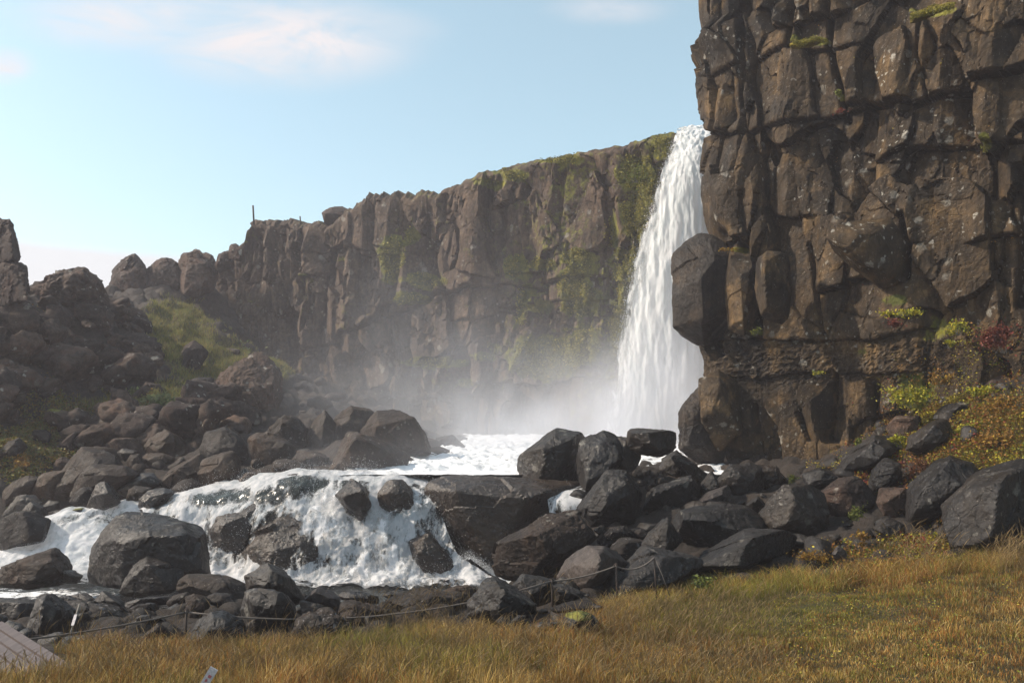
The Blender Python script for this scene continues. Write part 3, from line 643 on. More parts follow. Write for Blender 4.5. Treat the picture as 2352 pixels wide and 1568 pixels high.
B_('d', '655,810 700,680 800,620 940,590 1040,568 1165,640 1255,740 1280,840 1100,880 750,880', 10.4, 'frost', 'rough boulder mottled with grey lichen at the grass edge', rough=1.7)
B_('d', '1548,415 1680,378 1835,388 1865,440 1640,470', 13.1, 'boulder', 'low brown stone by the water behind the dry grass clump')
B_('d', '1595,490 1800,430 2000,378 2150,420 2295,480 2255,640 2000,620 1700,580', 11.9, 'frost', 'wide stone with a whitish frosted top above the dry grass')
B_('d', '2138,385 2250,338 2400,330 2500,380 2455,480 2200,450', 12.7, 'brown', 'brown flat stone left of the rough pyramid boulder')
B_('d', '335,990 460,960 605,980 605,1080 420,1090', 9.4, 'boulder', 'small dark stone sunk in the grass below the black block')
B_('d', '695,970 850,930 905,980 865,1060 700,1050', 9.4, 'frost', 'small grey stone sunk in the grass below the mottled boulder')
B_('C', '575,840 760,828 905,860 905,970 640,940', 9.9, 'boulder', 'low dark stone beside the corner of the boardwalk')
# --- right slope
B_('8', '1440,730 1520,560 1640,430 1850,330 1960,325 2060,420 2060,700 1850,840 1760,860 1640,900 1560,870 1480,830', 12.5, 'boulder', 'huge dark boulder at the right edge above the meadow', '1700,480,-.6 1700,800,-.6', sharp=160)
B_('8', '1252,690 1310,540 1390,400 1500,308 1620,350 1668,410 1600,480 1500,570 1420,650 1300,700', 13.8, 'boulder', 'large leaning boulder left of the huge one with a lit left edge', '1480,370,-.6 1320,600,-.5')
B_('8', '868,415 920,330 1080,198 1180,200 1245,260 1200,305 1080,370 950,405', 16.4, 'boulder', 'slanting slab against the cliff foot with yellow leaves above it')
B_('8', '1050,500 1080,390 1150,318 1222,350 1245,430 1160,480 1090,510', 15.2, 'boulder', 'dark upright stone beside the reddish shrub')
B_('8', '790,530 880,430 980,418 1050,490 1085,580 1060,680 900,690 830,630', 15.2, 'lava', 'rough lichen dotted boulder behind the grass tussock')
B_('8', '1090,570 1120,490 1250,488 1305,580 1265,670 1150,670', 14.4, 'lava', 'squarish speckled boulder under the dark upright stone')
B_('8', '1075,710 1150,648 1245,690 1245,750 1130,775', 13.4, 'boulder', 'small tilted stone beside the grass tussock')
B_('8', '1130,175 1200,90 1320,88 1365,160 1240,220', 17.2, 'lava', 'brown stone in the leaves close to the cliff foot')
B_('8', '1400,105 1490,30 1560,8 1700,20 1712,65 1600,95 1500,115', 16.7, 'boulder', 'flat dark rock breaking through the yellow leaves high on the slope')
B_('8', '1258,275 1290,210 1420,105 1480,108 1522,195 1480,250 1380,300', 15.8, 'boulder', 'pointed dark rock below the flat one on the leafy slope')
B_('8', '675,410 770,368 905,430 845,480 700,490', 16.4, 'boulder', 'small dark boulder at the foot of the brown cliff')
B_('F', '1825,1290 1900,1180 2040,1125 2250,1180 2250,1300 2030,1360 1860,1300', 17.0, 'lava', 'broad dark rock among yellow leaves at the right edge')
B_('8', '840,850 880,800 930,840 920,890 860,890', 12.2, 'smooth', 'small light stone by the mossy hummock')
# ------------------------------------------------------------------ ground
LOWER, UPPER = -1.6, 0.65
up_poly = [(-7.0, 18.8), (-7.0, 19.5), (-3.2, 20.1), (-2.8, 21.0), (-.6, 26), (-1.5, 33), (2, 37), (10, 37), (8, 30), (5, 24), (3, 20.5), (1.6, 18.7)]
lo_poly = [(-18, 14.3), (-9, 14.6), (-5.2, 14.9), (-4, 14.8), (-1.5, 14.9), (.4, 15.9), (.6, 18.9), (-6, 19.2), (-8, 20), (-12, 21.5), (-18, 21)]
ctl = list(TERR)
def C_(x, y, Y, dz=0): p = P(x, y, Y); ctl.append((p[0], p[1], p[2] + dz))
for x in (-800, 0, 600, 1176, 1700, 2352, 3100): C_(x, 1575, 7.0); C_(x, 1640, 6.0)
for x in (200, 700, 1150): C_(x, 1500, 9.2); C_(x, 1462, 10.4)
C_(-500, 1480, 10); C_(-500, 1400, 13.5)
for x, y, Y in ((1600, 1352, 12.3), (2000, 1312, 12.0), (2352, 1285, 11.5), (2900, 1250, 11.5), (1800, 1450, 9.5), (1500, 1405, 11.0), (2200, 1400, 9.4), (1250, 1430, 10.6),
                (2352, 830, 16.3), (2280, 880, 16.8), (2150, 930, 17.6), (2050, 975, 18.2), (1980, 1020, 18.6), (1900, 1070, 18.8), (1750, 1085, 19.8), (1660, 1060, 21.3),
                (2352, 1060, 13.6), (2250, 1060, 14.4), (2100, 1110, 15), (2352, 950, 15), (2900, 850, 14), (2900, 1050, 12.8), (3400, 930, 13.2), (3500, 1180, 11.5), (3500, 1400, 8.5), (3300, 820, 15),
                (480, 665, 47.5), (560, 790, 45.5), (650, 880, 44.0), (750, 905, 43), (850, 930, 41.7), (950, 975, 40), (1060, 1000, 38.5), (1200, 1006, 37), (1400, 1008, 35),
                (400, 700, 44), (380, 780, 38), (500, 760, 41), (450, 850, 35), (580, 840, 38), (700, 920, 36), (640, 960, 32), (850, 960, 33), (950, 1010, 31),
                (0, 700, 28), (0, 860, 25.5), (80, 690, 33), (220, 690, 38), (300, 705, 41), (250, 760, 34), (150, 800, 30), (300, 850, 31), (100, 900, 27), (200, 950, 27), (350, 930, 28),
                (60, 1000, 24.5), (0, 1080, 22.3), (-200, 900, 23), (-300, 1100, 20), (-300, 700, 26), (250, 690, 52), (100, 715, 46), (0, 705, 40), (-200, 640, 40), (440, 900, 30), (420, 1000, 27)):
    C_(x, y, Y)
for p in ((-16, 13, -1.2), (0, 14, -1.6), (-3, 14.2, -1.85), (-6, 13.5, -1.6), (-10, 13.4, -1.45)): ctl.append(p)
for X, Y in ((-14, 17), (-9, 17), (-5, 17.5), (-2, 18), (-12, 19)): ctl.append((X, Y, LOWER - .7))
for X, Y in ((-4, 19.9), (-1, 20), (0, 23), (3, 27), (5, 33), (1, 30)): ctl.append((X, Y, UPPER - .6))
ctl = np.array(ctl)
def tps_fit(c, lam=.6):
    d = np.hypot(c[:, None, 0] - c[None, :, 0], c[:, None, 1] - c[None, :, 1]) + 1e-9
    K = d * d * np.log(d) + lam * np.eye(len(c)) * 3
    A = np.concatenate([np.ones((len(c), 1)), c[:, :2]], 1)
    S = np.block([[K, A], [A.T, np.zeros((3, 3))]])
    return np.linalg.solve(S, np.concatenate([c[:, 2], np.zeros(3)]))
_w = tps_fit(ctl)
def tps(X, Y):
    out = np.empty(X.size); xf, yf = X.ravel(), Y.ravel()
    for a in range(0, X.size, 20000):
        x, y = xf[a:a + 20000, None], yf[a:a + 20000, None]
        d = np.sqrt((x - ctl[None, :, 0]) ** 2 + (y - ctl[None, :, 1]) ** 2) + 1e-9
        out[a:a + 20000] = (d * d * np.log(d)) @ _w[:-3] + _w[-3] + x[:, 0] * _w[-2] + y[:, 0] * _w[-1]
    return out.reshape(X.shape)
MEADOW = [(-600, 1500), (0, 1505), (300, 1500), (560, 1500), (820, 1480), (1010, 1455), (1150, 1470), (1300, 1455), (1385, 1400), (1420, 1385), (1500, 1368), (1600, 1345), (1900, 1318), (2100, 1292), (2352, 1272), (3200, 1240), (3400, 2400), (-600, 2400)]
def grassiness(X, Y, Z):
    px, py = proj(np.stack([X, Y, Z], -1))
    g = np.where(in_poly(px, py, MEADOW) & (Y < 14), 1.0, 0.0)
    far = Y > 21
    g = np.maximum(g, far * (.9 * blob(px, py, 400, 740, 85, 62) + .95 * blob(px, py, 495, 830, 100, 55) + .95 * blob(px, py, 390, 930, 90, 50) + .8 * blob(px, py, 230, 930, 130, 22) + .6 * blob(px, py, 650, 850, 40, 45) + .7 * blob(px, py, 60, 1010, 90, 60)+ .35 * blob(px, py, 380, 820, 50, 20)))
    rs = (Y > 12.5) & (Y < 21) & (px > 1800)
    g = np.maximum(g, rs * (.9 * blob(px, py, 2250, 1010, 170, 110) + .8 * blob(px, py, 2150, 1290, 200, 60) + .9 * blob(px, py, 2850, 1060, 450, 170)))
    return np.clip(g, 0, 1)
def ground_z(X, Y, detail=True):
    z = tps(X, Y)
    lo = in_poly(X, Y, lo_poly); up = in_poly(X, Y, up_poly)
    z = np.where(up, np.minimum(z, UPPER - .35), z)
    z = np.where(lo, np.minimum(z, LOWER - .35), z)
    z = np.clip(z, -3, 11)
    bank = (Y > 12.2) & (Y < 15.2) & (X > -5.6) & (X < -.5)
    z = np.where(bank, np.minimum(z, EYE - .272 * Y), z)          # shelving shore below the pool edge
    if detail:
        p = np.stack([X, Y, z], -1)
        amp = np.where(Y > 22, .30, .10) * np.where((X > -.5) & (Y < 13.0) & (Y < 12.6 + .0 * X), .45, 1)
        amp = np.where(Y < 9.8, .04, amp)
        z = z + amp * fbm(p * .7, 5, .55)
        scree = sstep(23, 27, Y) * sstep(-3.5, -8, X)
        i, j, a, b, F1, F2 = voro(X * 1.3 + .3 * fbm(p * 1.5, 2), Y * .9)
        z = z + scree * (.55 * (hash2(i, j, 1)) * np.sqrt(np.clip(1 - F1 * F1 * 1.2, 0, 1)) + .22 * fbm(p * 2.2, 5, ridge=True, gain=.62) - .3)
        rub = (1 - sstep(22, 24, Y)) * sstep(9.8, 10.8, Y)
        i, j, a, b, F1, F2 = voro(X * 3.2, Y * 2.6, 5)
        z = z + np.where((Y > 12.2) & (X < -.5), .10, .28) * rub * (hash2(i, j, 1) * np.sqrt(np.clip(1 - F1 * F1 * 1.3, 0, 1)) - .4) * (1 - grassiness(X, Y, z))
        z = np.where(up, np.minimum(z, UPPER - .2), z); z = np.where(lo, np.minimum(z, LOWER - .2), z)
    return z
nr_, nc_ = 520, 380
yy = 4.2 * (58 / 4.2) ** (np.linspace(0, 1, nr_) ** .9)
tt = np.linspace(-.92, .92, nc_)
GY = np.repeat(yy[:, None], nc_, 1); GX = GY * tt[None]
GZ = ground_z(GX, GY)
Gg = grassiness(GX, GY, GZ)
g_ = mk('ground', np.stack([GX, GY, GZ], -1).reshape(-1, 3), grid_faces(nr_, nc_), M['ground'], attrs={'grass': Gg})
tag(g_, 'rock strewn ground with autumn grass', kind='structure')
def zat(X, Y):                      # height of the built ground by bilinear look-up
    X = np.asarray(X, float); Y = np.asarray(Y, float)
    r = np.interp(Y, yy, np.arange(nr_)); c = np.interp(X / Y, tt, np.arange(nc_))
    r0 = np.clip(r.astype(int), 0, nr_ - 2); c0 = np.clip(c.astype(int), 0, nc_ - 2); fr = r - r0; fc = c - c0
    return (GZ[r0, c0] * (1 - fr) * (1 - fc) + GZ[r0 + 1, c0] * fr * (1 - fc) + GZ[r0, c0 + 1] * (1 - fr) * fc + GZ[r0 + 1, c0 + 1] * fr * fc)
bx_ = 75
mk('bedrock', [(-bx_, -40, -3.1), (bx_, -40, -3.1), (bx_, 95, -3.1), (-bx_, 95, -3.1)], np.array([[0, 1, 2, 3]]), M['ground'], attrs={'grass': [.2] * 4})['kind'] = 'structure'

# ------------------------------------------------------------------ cliffs
def path_points(path, step):
    p = np.array(path, float); seg = np.hypot(*(p[1:] - p[:-1]).T); s = np.concatenate([[0], np.cumsum(seg)])
    n = int(s[-1] / step); q = np.linspace(0, s[-1], n)
    X = np.interp(q, s, p[:, 0]); Y = np.interp(q, s, p[:, 1])
    k = max(3, int(1.0 / step)); ker = np.ones(k) / k
    Xs = np.convolve(np.pad(X, k, 'edge'), ker, 'same')[k:-k]; Ys = np.convolve(np.pad(Y, k, 'edge'), ker, 'same')[k:-k]
    tx, ty = np.gradient(Xs), np.gradient(Ys); l = np.hypot(tx, ty)
    return q, Xs, Ys, ty / l, -tx / l                 # normal = right-hand side of the walk, flipped below
SURF = {}
def build_cliff(name, path, step, zlo, ztop_fn, dz, disp_fn, mat, label, cells, back, seed, mossf, shiftf=None, part_name='rock_block'):
    q, X, Y, nx, ny = path_points(path, step)
    if (nx * (0 - X) + ny * (0 - Y)).mean() < 0: nx, ny = -nx, -ny
    zt = ztop_fn(X, Y)
    nz = int((zt.max() - zlo) / dz); v = np.linspace(0, 1, nz)
    S = np.repeat(q[None], nz, 0); Z = zlo + v[:, None] * (zt[None] - zlo)
    XX = np.repeat(X[None], nz, 0); YY = np.repeat(Y[None], nz, 0)
    if shiftf is not None: XX = XX + shiftf(S, Z)
    px, py = proj(np.stack([XX, YY, Z], -1))
    d, ci, cj = disp_fn(S, Z, px, py)
    rim = sstep(0, .5, zt[None] - Z)                   # round the rim over
    r2 = sstep(0, 1.3, zt[None] - Z); d = d * (.15 + .85 * r2) - (1 - rim) ** 2 * .35
    V = np.stack([XX + nx * d, YY + ny * d, Z + (1 - rim) * .12 * fbm(np.stack([XX, YY, Z], -1) * 1.7, 3)], -1)
    ms = np.clip(mossf(px, py, V), 0, 1.5); SURF[name] = V
    f = grid_faces(nz, len(q)); nc = len(q)
    # plateau behind the rim
    nb = 14; t = (np.arange(nb) / (nb - 1)) ** 1.5 * back
    T = V[-1]; PX = T[None, :, 0] - nx * t[:, None]; PY = T[None, :, 1] - ny * t[:, None]
    PZ = T[None, :, 2] + .0 * t[:, None]
    n0 = fbm(np.stack([PX, PY, 0 * PX + seed], -1) * .8, 3)
    PZ = PZ + np.minimum(t[:, None], 1) * (.12 * n0 - .05 * t[:, None])
    top = mk(name, np.stack([PX, PY, PZ], -1).reshape(-1, 3), grid_faces(nb, nc), mat, attrs={'moss': np.full(nb * nc, .45)})
    tag(top, label, kind='structure')
    fi = f[:, 0]; ids = (ci.ravel()[fi] * 1000 + cj.ravel()[fi])
    Vf = V.reshape(-1, 3); mf = ms.ravel()
    # normals of the whole wall, so blocks share one continuous shading
    for u in np.unique(ids):
        ff = f[ids == u]
        used, inv = np.unique(ff, return_inverse=True)
        o = mk(part_name, Vf[used], inv.reshape(-1, 4), mat, False, top, {'moss': mf[used]}, origin='b')
    return top

def prism(i, j, a, b, w, h, sd, gain, vg):
    """one block of the wall: a vertical arris with a flat face either side, leaning a little; a, b in cell units"""
    a0 = (hash2(i, j, sd) - .5) * .7; b0 = (hash2(i, j, sd + 1) - .5) * .8
    sl = .10 + .9 * hash2(i, j, sd + 2) ** 1.5; sr = .15 + 1.3 * hash2(i, j, sd + 3) ** 1.5
    x, z = (a - a0) * w, (b - b0) * h
    sk = (hash2(i, j, sd + 6) - .5) * .5; x = x + sk * z
    d = -np.where(x < 0, -x * sl, x * sr) * gain
    vu, vd = .04 + .35 * hash2(i, j, sd + 4) ** 2, .5 * hash2(i, j, sd + 5) ** 2 - .12
    return d - np.where(z > 0, z * vu, -z * vd) * vg
def cliff_disp(S, Z, A, Bc, seed, kA, kB, kC, ledges, amp=1.0, px=None, py=None):
    p = np.stack([S, Z, 0 * S + seed * 5.1], -1)
    lean = .10 * Z
    w1 = fbm(p * np.array([.5, .22, 1]), 2) * .30; w2 = fbm(p * np.array([.35, .3, 1]) + 31, 3) * .45
    s, z = S + w1 + lean * .4, Z + w2 - .12 * S
    i, j, a, b, F1, F2 = voro(s / A[0], z / A[1], seed, .8, 6)
    ci, cj = i, j; off = (hash2(i, j, 60) - .5)
    d = (hash2(i, j, 1) - .5) * kA * 1.1 + prism(i, j, a, b, A[0], A[1], 10, kA * .9, kA * .3)
    d = d - .07 * kA * (1 - sstep(0, .022, F2 - F1))
    s2, z2 = S + w1 * .8 + .05 * fbm(p * np.array([1.3, .5, 1]), 2), Z + w2 * .7 + .10 * fbm(p * 1.1 + 7, 2) + .15 * S * (hash2(ci, cj, 61) - .5)
    i, j, a, b, F1, F2 = voro(s2 / Bc[0], z2 / Bc[1], seed + 3, .85, 6)
    k = np.where(hash2(ci, cj, 17) > .45, .55 + .75 * hash2(ci, cj, 18), .12)          # some big blocks stay plain
    d = d + k * ((hash2(i, j, 1) - .5) * kB * .9 + prism(i, j, a, b, Bc[0], Bc[1], 20, kB * 2.2, kB * .45))
    d = d - k * .07 * kB * (1 - sstep(0, .03, F2 - F1))
    i, j, a, b, F1, F2 = voro(s2 / (Bc[0] * .42) + .12 * fbm(p * 3, 2), z2 / (Bc[1] * .30), seed + 9, .9, 4)
    kk = sstep(.40, .85, .45 + .8 * fbm(p * .7 + 3, 3))
    d = d + (.08 + kk) * ((hash2(i, j, 1) - .5) * kC + prism(i, j, a, b, Bc[0] * .42, Bc[1] * .3, 30, kC * 6, kC * 4))
    d = d + .05 * kA * fbm(p * 1.1, 3) + .010 * fbm(p * np.array([5, 3, 5]), 5, .62, ridge=True) + .010 * fbm(p * 14, 3, .6)
    for pts, h, fall in ledges:
        pts = np.array(pts, float); yl = np.interp(px, pts[:, 0], pts[:, 1])
        wob = 10 * fbm(p * .8 + 50, 2) + 22 * off
        m = sstep(pts[0, 0] - 30, pts[0, 0] + 10, px) * (1 - sstep(pts[-1, 0] - 10, pts[-1, 0] + 40, px))
        up = yl + wob - py
        d = d + .75 * h * m * np.where(up > 0, np.exp(-up / fall), 0) * sstep(-1, 1, up) - h * .25 * m * np.exp(-(up / 4.0) ** 2)
    return d * amp, ci, cj

# long back cliff with the waterfall notch
TOPL = np.array([(200, 700), (470, 640), (490, 604), (505, 592), (520, 575), (545, 564), (556, 545), (560, 522), (566, 508), (590, 500), (640, 500), (742, 512), (790, 478), (840, 442), (880, 438), (1000, 437), (1055, 412), (1110, 385), (1180, 372), (1240, 358), (1300, 344), (1430, 325), (1440, 317), (1540, 296), (1556, 296), (1566, 306), (1630, 306), (1650, 290), (2400, 250)], float)
PATHL = [(-22, 52), (-17.5, 48.2), (-15.2, 46.3), (-9, 42.8), (0, 39.0), (4.2, 36.4), (5.5, 35.6), (9.5, 34.6), (16, 34)]
def ztopL(X, Y):
    x = CX + X / Y * F
    q = np.stack([X, Y, 0 * X], -1); rg = (1 - sstep(950, 1100, x)) * .22 + .04
    return EYE + (HY - np.interp(x, TOPL[:, 0], TOPL[:, 1])) / F * Y + rg * fbm(q * 1.6, 4, .6) - .05
LEDL = [([(690, 800), (800, 765), (870, 742), (950, 700), (1110, 655), (1250, 652), (1430, 640)], .55, 110),
        ([(560, 560), (700, 590), (800, 570), (960, 590), (1000, 700)], .18, 60),
        ([(1040, 745), (1200, 700), (1330, 690), (1430, 700)], .3, 50),
        ([(840, 925), (1000, 905), (1200, 880), (1400, 870)], .3, 60)]
def dispL(S, Z, px, py):
    d, ci, cj = cliff_disp(S, Z, (1.7, 2.7), (.72, 1.35), 3, .75, .46, .17, LEDL, 1.0, px, py)
    d = d + .5 * fbm(np.stack([S * .22, Z * .10, 0 * S + 9], -1), 2)
    d = d - .55 * blob(px, py, 1385, 560, 38, 90) - .45 * blob(px, py, 1215, 590, 30, 60) - .3 * blob(px, py, 840, 640, 18, 90)
    return d, ci, cj
MOSSL = [(905, 585, 20, 26, 1), (900, 610, 12, 20, 1), (975, 645, 28, 12, 1), (940, 685, 24, 10, .9), (1325, 665, 28, 40, 1), (1460, 395, 38, 32, 1.1), (1490, 430, 30, 40, .8), (1318, 590, 22, 12, 1.1), (1180, 612, 12, 20, 1),
         (1240, 604, 24, 8, 1), (1198, 700, 10, 32, .9), (1255, 820, 50, 32, 1), (1330, 800, 40, 25, .9), (990, 832, 45, 9, .9), (1430, 640, 22, 55, .95), (1415, 735, 20, 45, .9), (1445, 580, 34, 12, 1), (1285, 362, 34, 9, .9),
         (1180, 402, 20, 10, .8), (1400, 530, 12, 40, .8), (1130, 420, 20, 10, .7), (1230, 700, 20, 12, .7), (1460, 500, 30, 60, .85), (940, 540, 8, 16, .9), (1160, 800, 30, 15, .6), (1350, 620, 60, 20, .5), (900, 640, 12, 10, .6), (1520, 340, 25, 30, .8), (1120, 820, 30, 8, .6), (700, 640, 14, 8, .5), (770, 590, 20, 10, .4), (1060, 880, 30, 10, .5), (1330, 760, 50, 12, .6)]
def mossL(px, py, V):
    m = 0
    for x, y, rx, ry, k in MOSSL: m = np.maximum(m, 1.2 * k * np.exp(-(((px - x) / (rx * (1.9 if x < 1400 else 1.4))) ** 2 + ((py - y) / (ry * (1.8 if x < 1400 else 1.4))) ** 2) ** 1.3))
    p = V * 1.0
    m = m * (1 + .5 * fbm(p * 1.2, 3))
    return np.maximum(m, .30 + .14 * sstep(900, 1500, px) + .16 * fbm(p * .35 + 5, 3) + .10 * sstep(30, 0, py - np.interp(px, TOPL[:, 0], TOPL[:, 1])))
build_cliff('back_cliff', PATHL, .055, 0.0, ztopL, .055, dispL, M['cliff_far'], 'long brown basalt cliff behind the river with moss patches', (1.45, 3.0), 14, 3, mossL)

# tall near cliff on the right
PATHR = [(10.0, 33), (8.6, 29), (6.2, 23.6), (5.35, 22.0), (5.5, 21.3), (10.6, 16.5), (15.5, 11.5), (20, 8)]
SIL = np.array([(-200, 1562), (0, 1570), (70, 1578), (92, 1556), (110, 1562), (150, 1588), (200, 1600), (290, 1612), (330, 1606), (430, 1600), (500, 1604), (560, 1610), (760, 1590), (790, 1578), (830, 1594), (880, 1598), (920, 1598), (960, 1610), (1100, 1660)], float)
def shiftR(S, Z):
    y = HY - (Z - EYE) / 22.0 * F
    x = np.interp(y, SIL[:, 0], SIL[:, 1]) - 1604
    return (x / F * 22) * np.exp(-np.maximum(S - 13.4, 0) / 1.0) 
LEDR = [([(1610, 300), (1700, 305), (1800, 285), (1900, 265), (1980, 250)], .30, 120),
        ([(1955, 242), (2100, 225), (2250, 185), (2420, 140)], .55, 170),
        ([(1990, 372), (2100, 330), (2200, 320), (2350, 330)], .35, 60),
        ([(1640, 178), (1760, 120), (1850, 105), (1960, 100)], .22, 60),
        ([(1880, 660), (2000, 640), (2075, 655), (2090, 560)], .45, 120),
        ([(1560, 770), (1800, 778), (2000, 770), (2120, 745)], .20, 160),
        ([(1580, 880), (1750, 860), (1900, 850), (2100, 845)], .18, 60),
        ([(2240, 560), (2300, 540), (2420, 545)], .4, 60)]
def dispR(S, Z, px, py):
    d, ci, cj = cliff_disp(S, Z, (1.75, 2.6), (.62, 1.5), 12, .46, .42, .07, LEDR, 1.0, px, py)
    # rubbly, recessed band between the columns and the lower wall
    p = np.stack([S, Z, 0 * S], -1)
    band = sstep(770, 790, py) * (1 - sstep(860, 890, py)) * (1 - sstep(2150, 2250, px))
    d = d - .04 * band + band * .05 * fbm(p * np.array([5, 6, 1]), 4, .6, ridge=True)
    # joints running down between the big blocks
    for pts, wd, dp in (([(1905, 0), (1900, 110), (1925, 200), (1940, 270)], 6, .35), ([(1820, 0), (1815, 100)], 6, .3), ([(1690, 30), (1700, 140), (1705, 300)], 5, .25), ([(2110, 20), (2105, 120), (2130, 220)], 4, .2), ([(2075, 500), (2090, 560), (2080, 640)], 8, .5), ([(1690, 560), (1725, 650), (1730, 780)], 14, .6), ([(1845, 560), (1860, 640), (1880, 760)], 5, .3), ([(2340, 380), (2352, 500), (2345, 700)], 14, .7), ([(2005, 880), (2010, 1020)], 12, .45), ([(1720, 930), (1740, 1060)], 8, .3)):
        pts = np.array(pts, float); xl = np.interp(py, pts[:, 1], pts[:, 0]) + 3 * fbm(p * 2, 2)
        m = sstep(pts[0, 1] - 15, pts[0, 1] + 5, py) * (1 - sstep(pts[-1, 1] - 5, pts[-1, 1] + 15, py))
        d = d - dp * m * np.exp(-((px - xl) / wd) ** 2)
    d = d - .5 * blob(px, py, 1655, 545, 20, 26)
    return d * sstep(11.2, 13.6, S) + (1 - sstep(11.2, 13.6, S)) * d * .5, ci, cj
def mossR(px, py, V):
    m = 0
    for x, y, rx, ry, k in ((1860, 92, 45, 12, 1.2), (2140, 18, 60, 14, 1.2), (1928, 215, 12, 14, 1), (2270, 330, 14, 22, 1), (1680, 570, 30, 8, 1), (2060, 690, 40, 20, .8), (2100, 900, 60, 60, .8), (2150, 760, 60, 60, .6), (1980, 800, 40, 30, .5), (1730, 760, 14, 10, .9), (2000, 870, 60, 20, .5), (1920, 1050, 40, 30, .6)):
        m = np.maximum(m, k * blob(px, py, x, y, rx, ry))
    return np.maximum(m, .10 + .10 * fbm(V * .5 + 5, 3) + .12 * sstep(700, 950, py) * sstep(1900, 2200, px))
def ztopR(X, Y): return np.full(X.shape, 15.2) + .5 * fbm(np.stack([X, Y, 0 * X], -1) * .6, 3)
rc_ = build_cliff('near_cliff', PATHR, .034, -.3, ztopR, .034, dispR, M['cliff_near'], 'tall dark brown basalt cliff of cracked columns on the right', (1.35, 2.3), 16, 4, mossR, shiftR)
B_('4', '-52,330 -42,200 30,130 200,30 235,60 215,160 225,200 350,215 400,300 430,640 380,740 200,800 120,830 95,720 30,600 -10,735 -40,700', 21.5, 'outcrop', 'dark angular outcrop with a black hollow at its upper right', '140,240,-.9 150,640,-.8 350,240,-.6 390,600,-.5', parent=rc_, name='rock_block', rest=False, rough=.8, thick=.3, lev=6)
B_('4', '340,195 400,205 500,215 545,400 520,640 430,760 330,720 310,400', 20.7, 'cliff_near', None, '440,240,-.4 470,600,-.4', parent=rc_, name='rock_block', rest=False, rough=.8, thick=.35, lev=6)
B_('D', '1606,870 1650,850 1700,880 1705,1000 1650,1040 1612,980', 20.95, 'cliff_near', None, '1650,880,-.3 1660,1000,-.35', parent=rc_, name='rock_block', rest=False, rough=1.2, thick=.35, lev=5)
B_('D', '1562,948 1572,930 1595,915 1612,885 1640,890 1662,960 1668,1060 1640,1085 1600,1062 1562,1030 1580,995', 21.3, 'outcrop', 'paler wet buttress at the foot of the cliff', '1625,950,-.45 1630,1040,-.5', parent=rc_, name='rock_block', rest=False, rough=1.5, thick=.3, lev=6)
B_('4', '560,215 600,185 730,190 745,330 740,480 760,620 700,690 560,640 530,520 540,360', 19.3, 'cliff_near', None, '640,260,-.4 720,300,-.3 560,600,-.3', parent=rc_, name='rock_block', rest=False, rough=.8, thick=.5, lev=5)
B_('4', '1030,20 1180,-20 1440,-40 1540,60 1520,230 1530,330 1480,420 1390,440 1280,300 1080,180 1010,100', 18.1, 'cliff_near', 'overhanging curved slab with a smooth brown underside', '1200,60,-.5 1420,350,-.4 1480,60,-.4', parent=rc_, name='rock_block', rest=False, rough=.7, thick=.3, lev=6)
# ------------------------------------------------------------------ water
def cr(a, n, axis):
    """smooth (Catmull-Rom) resampling of a control array along one axis"""
    a = np.moveaxis(a, axis, 0); m = len(a)
    t = np.linspace(0, m - 1, n); i = np.clip(t.astype(int), 0, m - 2); f = (t - i).reshape((-1,) + (1,) * (a.ndim - 1))
    g = lambda k: a[np.clip(k, 0, m - 1)]
    p0, p1, p2, p3 = g(i - 1), g(i), g(i + 1), g(i + 2)
    o = .5 * ((2 * p1) + (-p0 + p2) * f + (2 * p0 - 5 * p1 + 4 * p2 - p3) * f ** 2 + (-p0 + 3 * p1 - 3 * p2 + p3) * f ** 3)
    return np.moveaxis(o, 0, axis)
def sheet(name, ctrl, nr, nc, mat, foam_fn, body_fn, amp, label=None, kind='structure', freq=(1, 1, 1), cat=None):
    W = P(ctrl[..., 0], ctrl[..., 1], ctrl[..., 2]); W = cr(cr(W, nr, 0), nc, 1)
    du = np.gradient(W, axis=1); dv = np.gradient(W, axis=0); n = np.cross(du, dv)
    n /= np.linalg.norm(n, axis=-1)[..., None] + 1e-9
    s = np.sign((n * np.array([0, -1, .6])).sum(-1)); n *= s[..., None]
    q = W * np.array(freq)
    px, py = proj(W)
    a = amp(px, py) if callable(amp) else amp
    d = a * (fbm(q * 1.6, 3) + .22 * fbm(q * 5, 4, .55))
    W = W + n * d[..., None]
    fo = foam_fn(px, py, W); bo = body_fn(px, py, W)
    o = mk(name, W.reshape(-1, 3), grid_faces(nr, nc), mat, attrs={'foam': fo, 'body': bo})
    if cat: tag(o, label, cat)
    else: tag(o, label, kind=kind)
    return o
def pool_grid(name, x0, x1, y0, y1, z, step, foam, amp, label):
    xs = np.arange(x0, x1, step); ys = np.arange(y0, y1, step); X, Y = np.meshgrid(xs, ys)
    Zz = np.full_like(X, z); p = np.stack([X, Y * 1.6, Zz], -1)
    px, py = proj(np.stack([X, Y, Zz], -1)); f = foam(px, py, X, Y)
    a = amp * (.4 + 1.2 * np.clip(f, 0, 1))
    Zz = z + a * (fbm(p * 1.5, 3) * .6 + .35 * fbm(p * 4, 4, .6))
    if name == 'upper_pool': k = sstep(19.3, 20.9, Y); Zz = z + (Zz - z) * (.15 + .85 * k) - (1 - k) * .05      # drawn smooth and down towards the lip
    o = mk(name, np.stack([X, Y, Zz], -1).reshape(-1, 3), grid_faces(*X.shape), M['pool'], attrs={'foam': f, 'body': np.ones(X.shape)})
    tag(o, label, kind='structure')
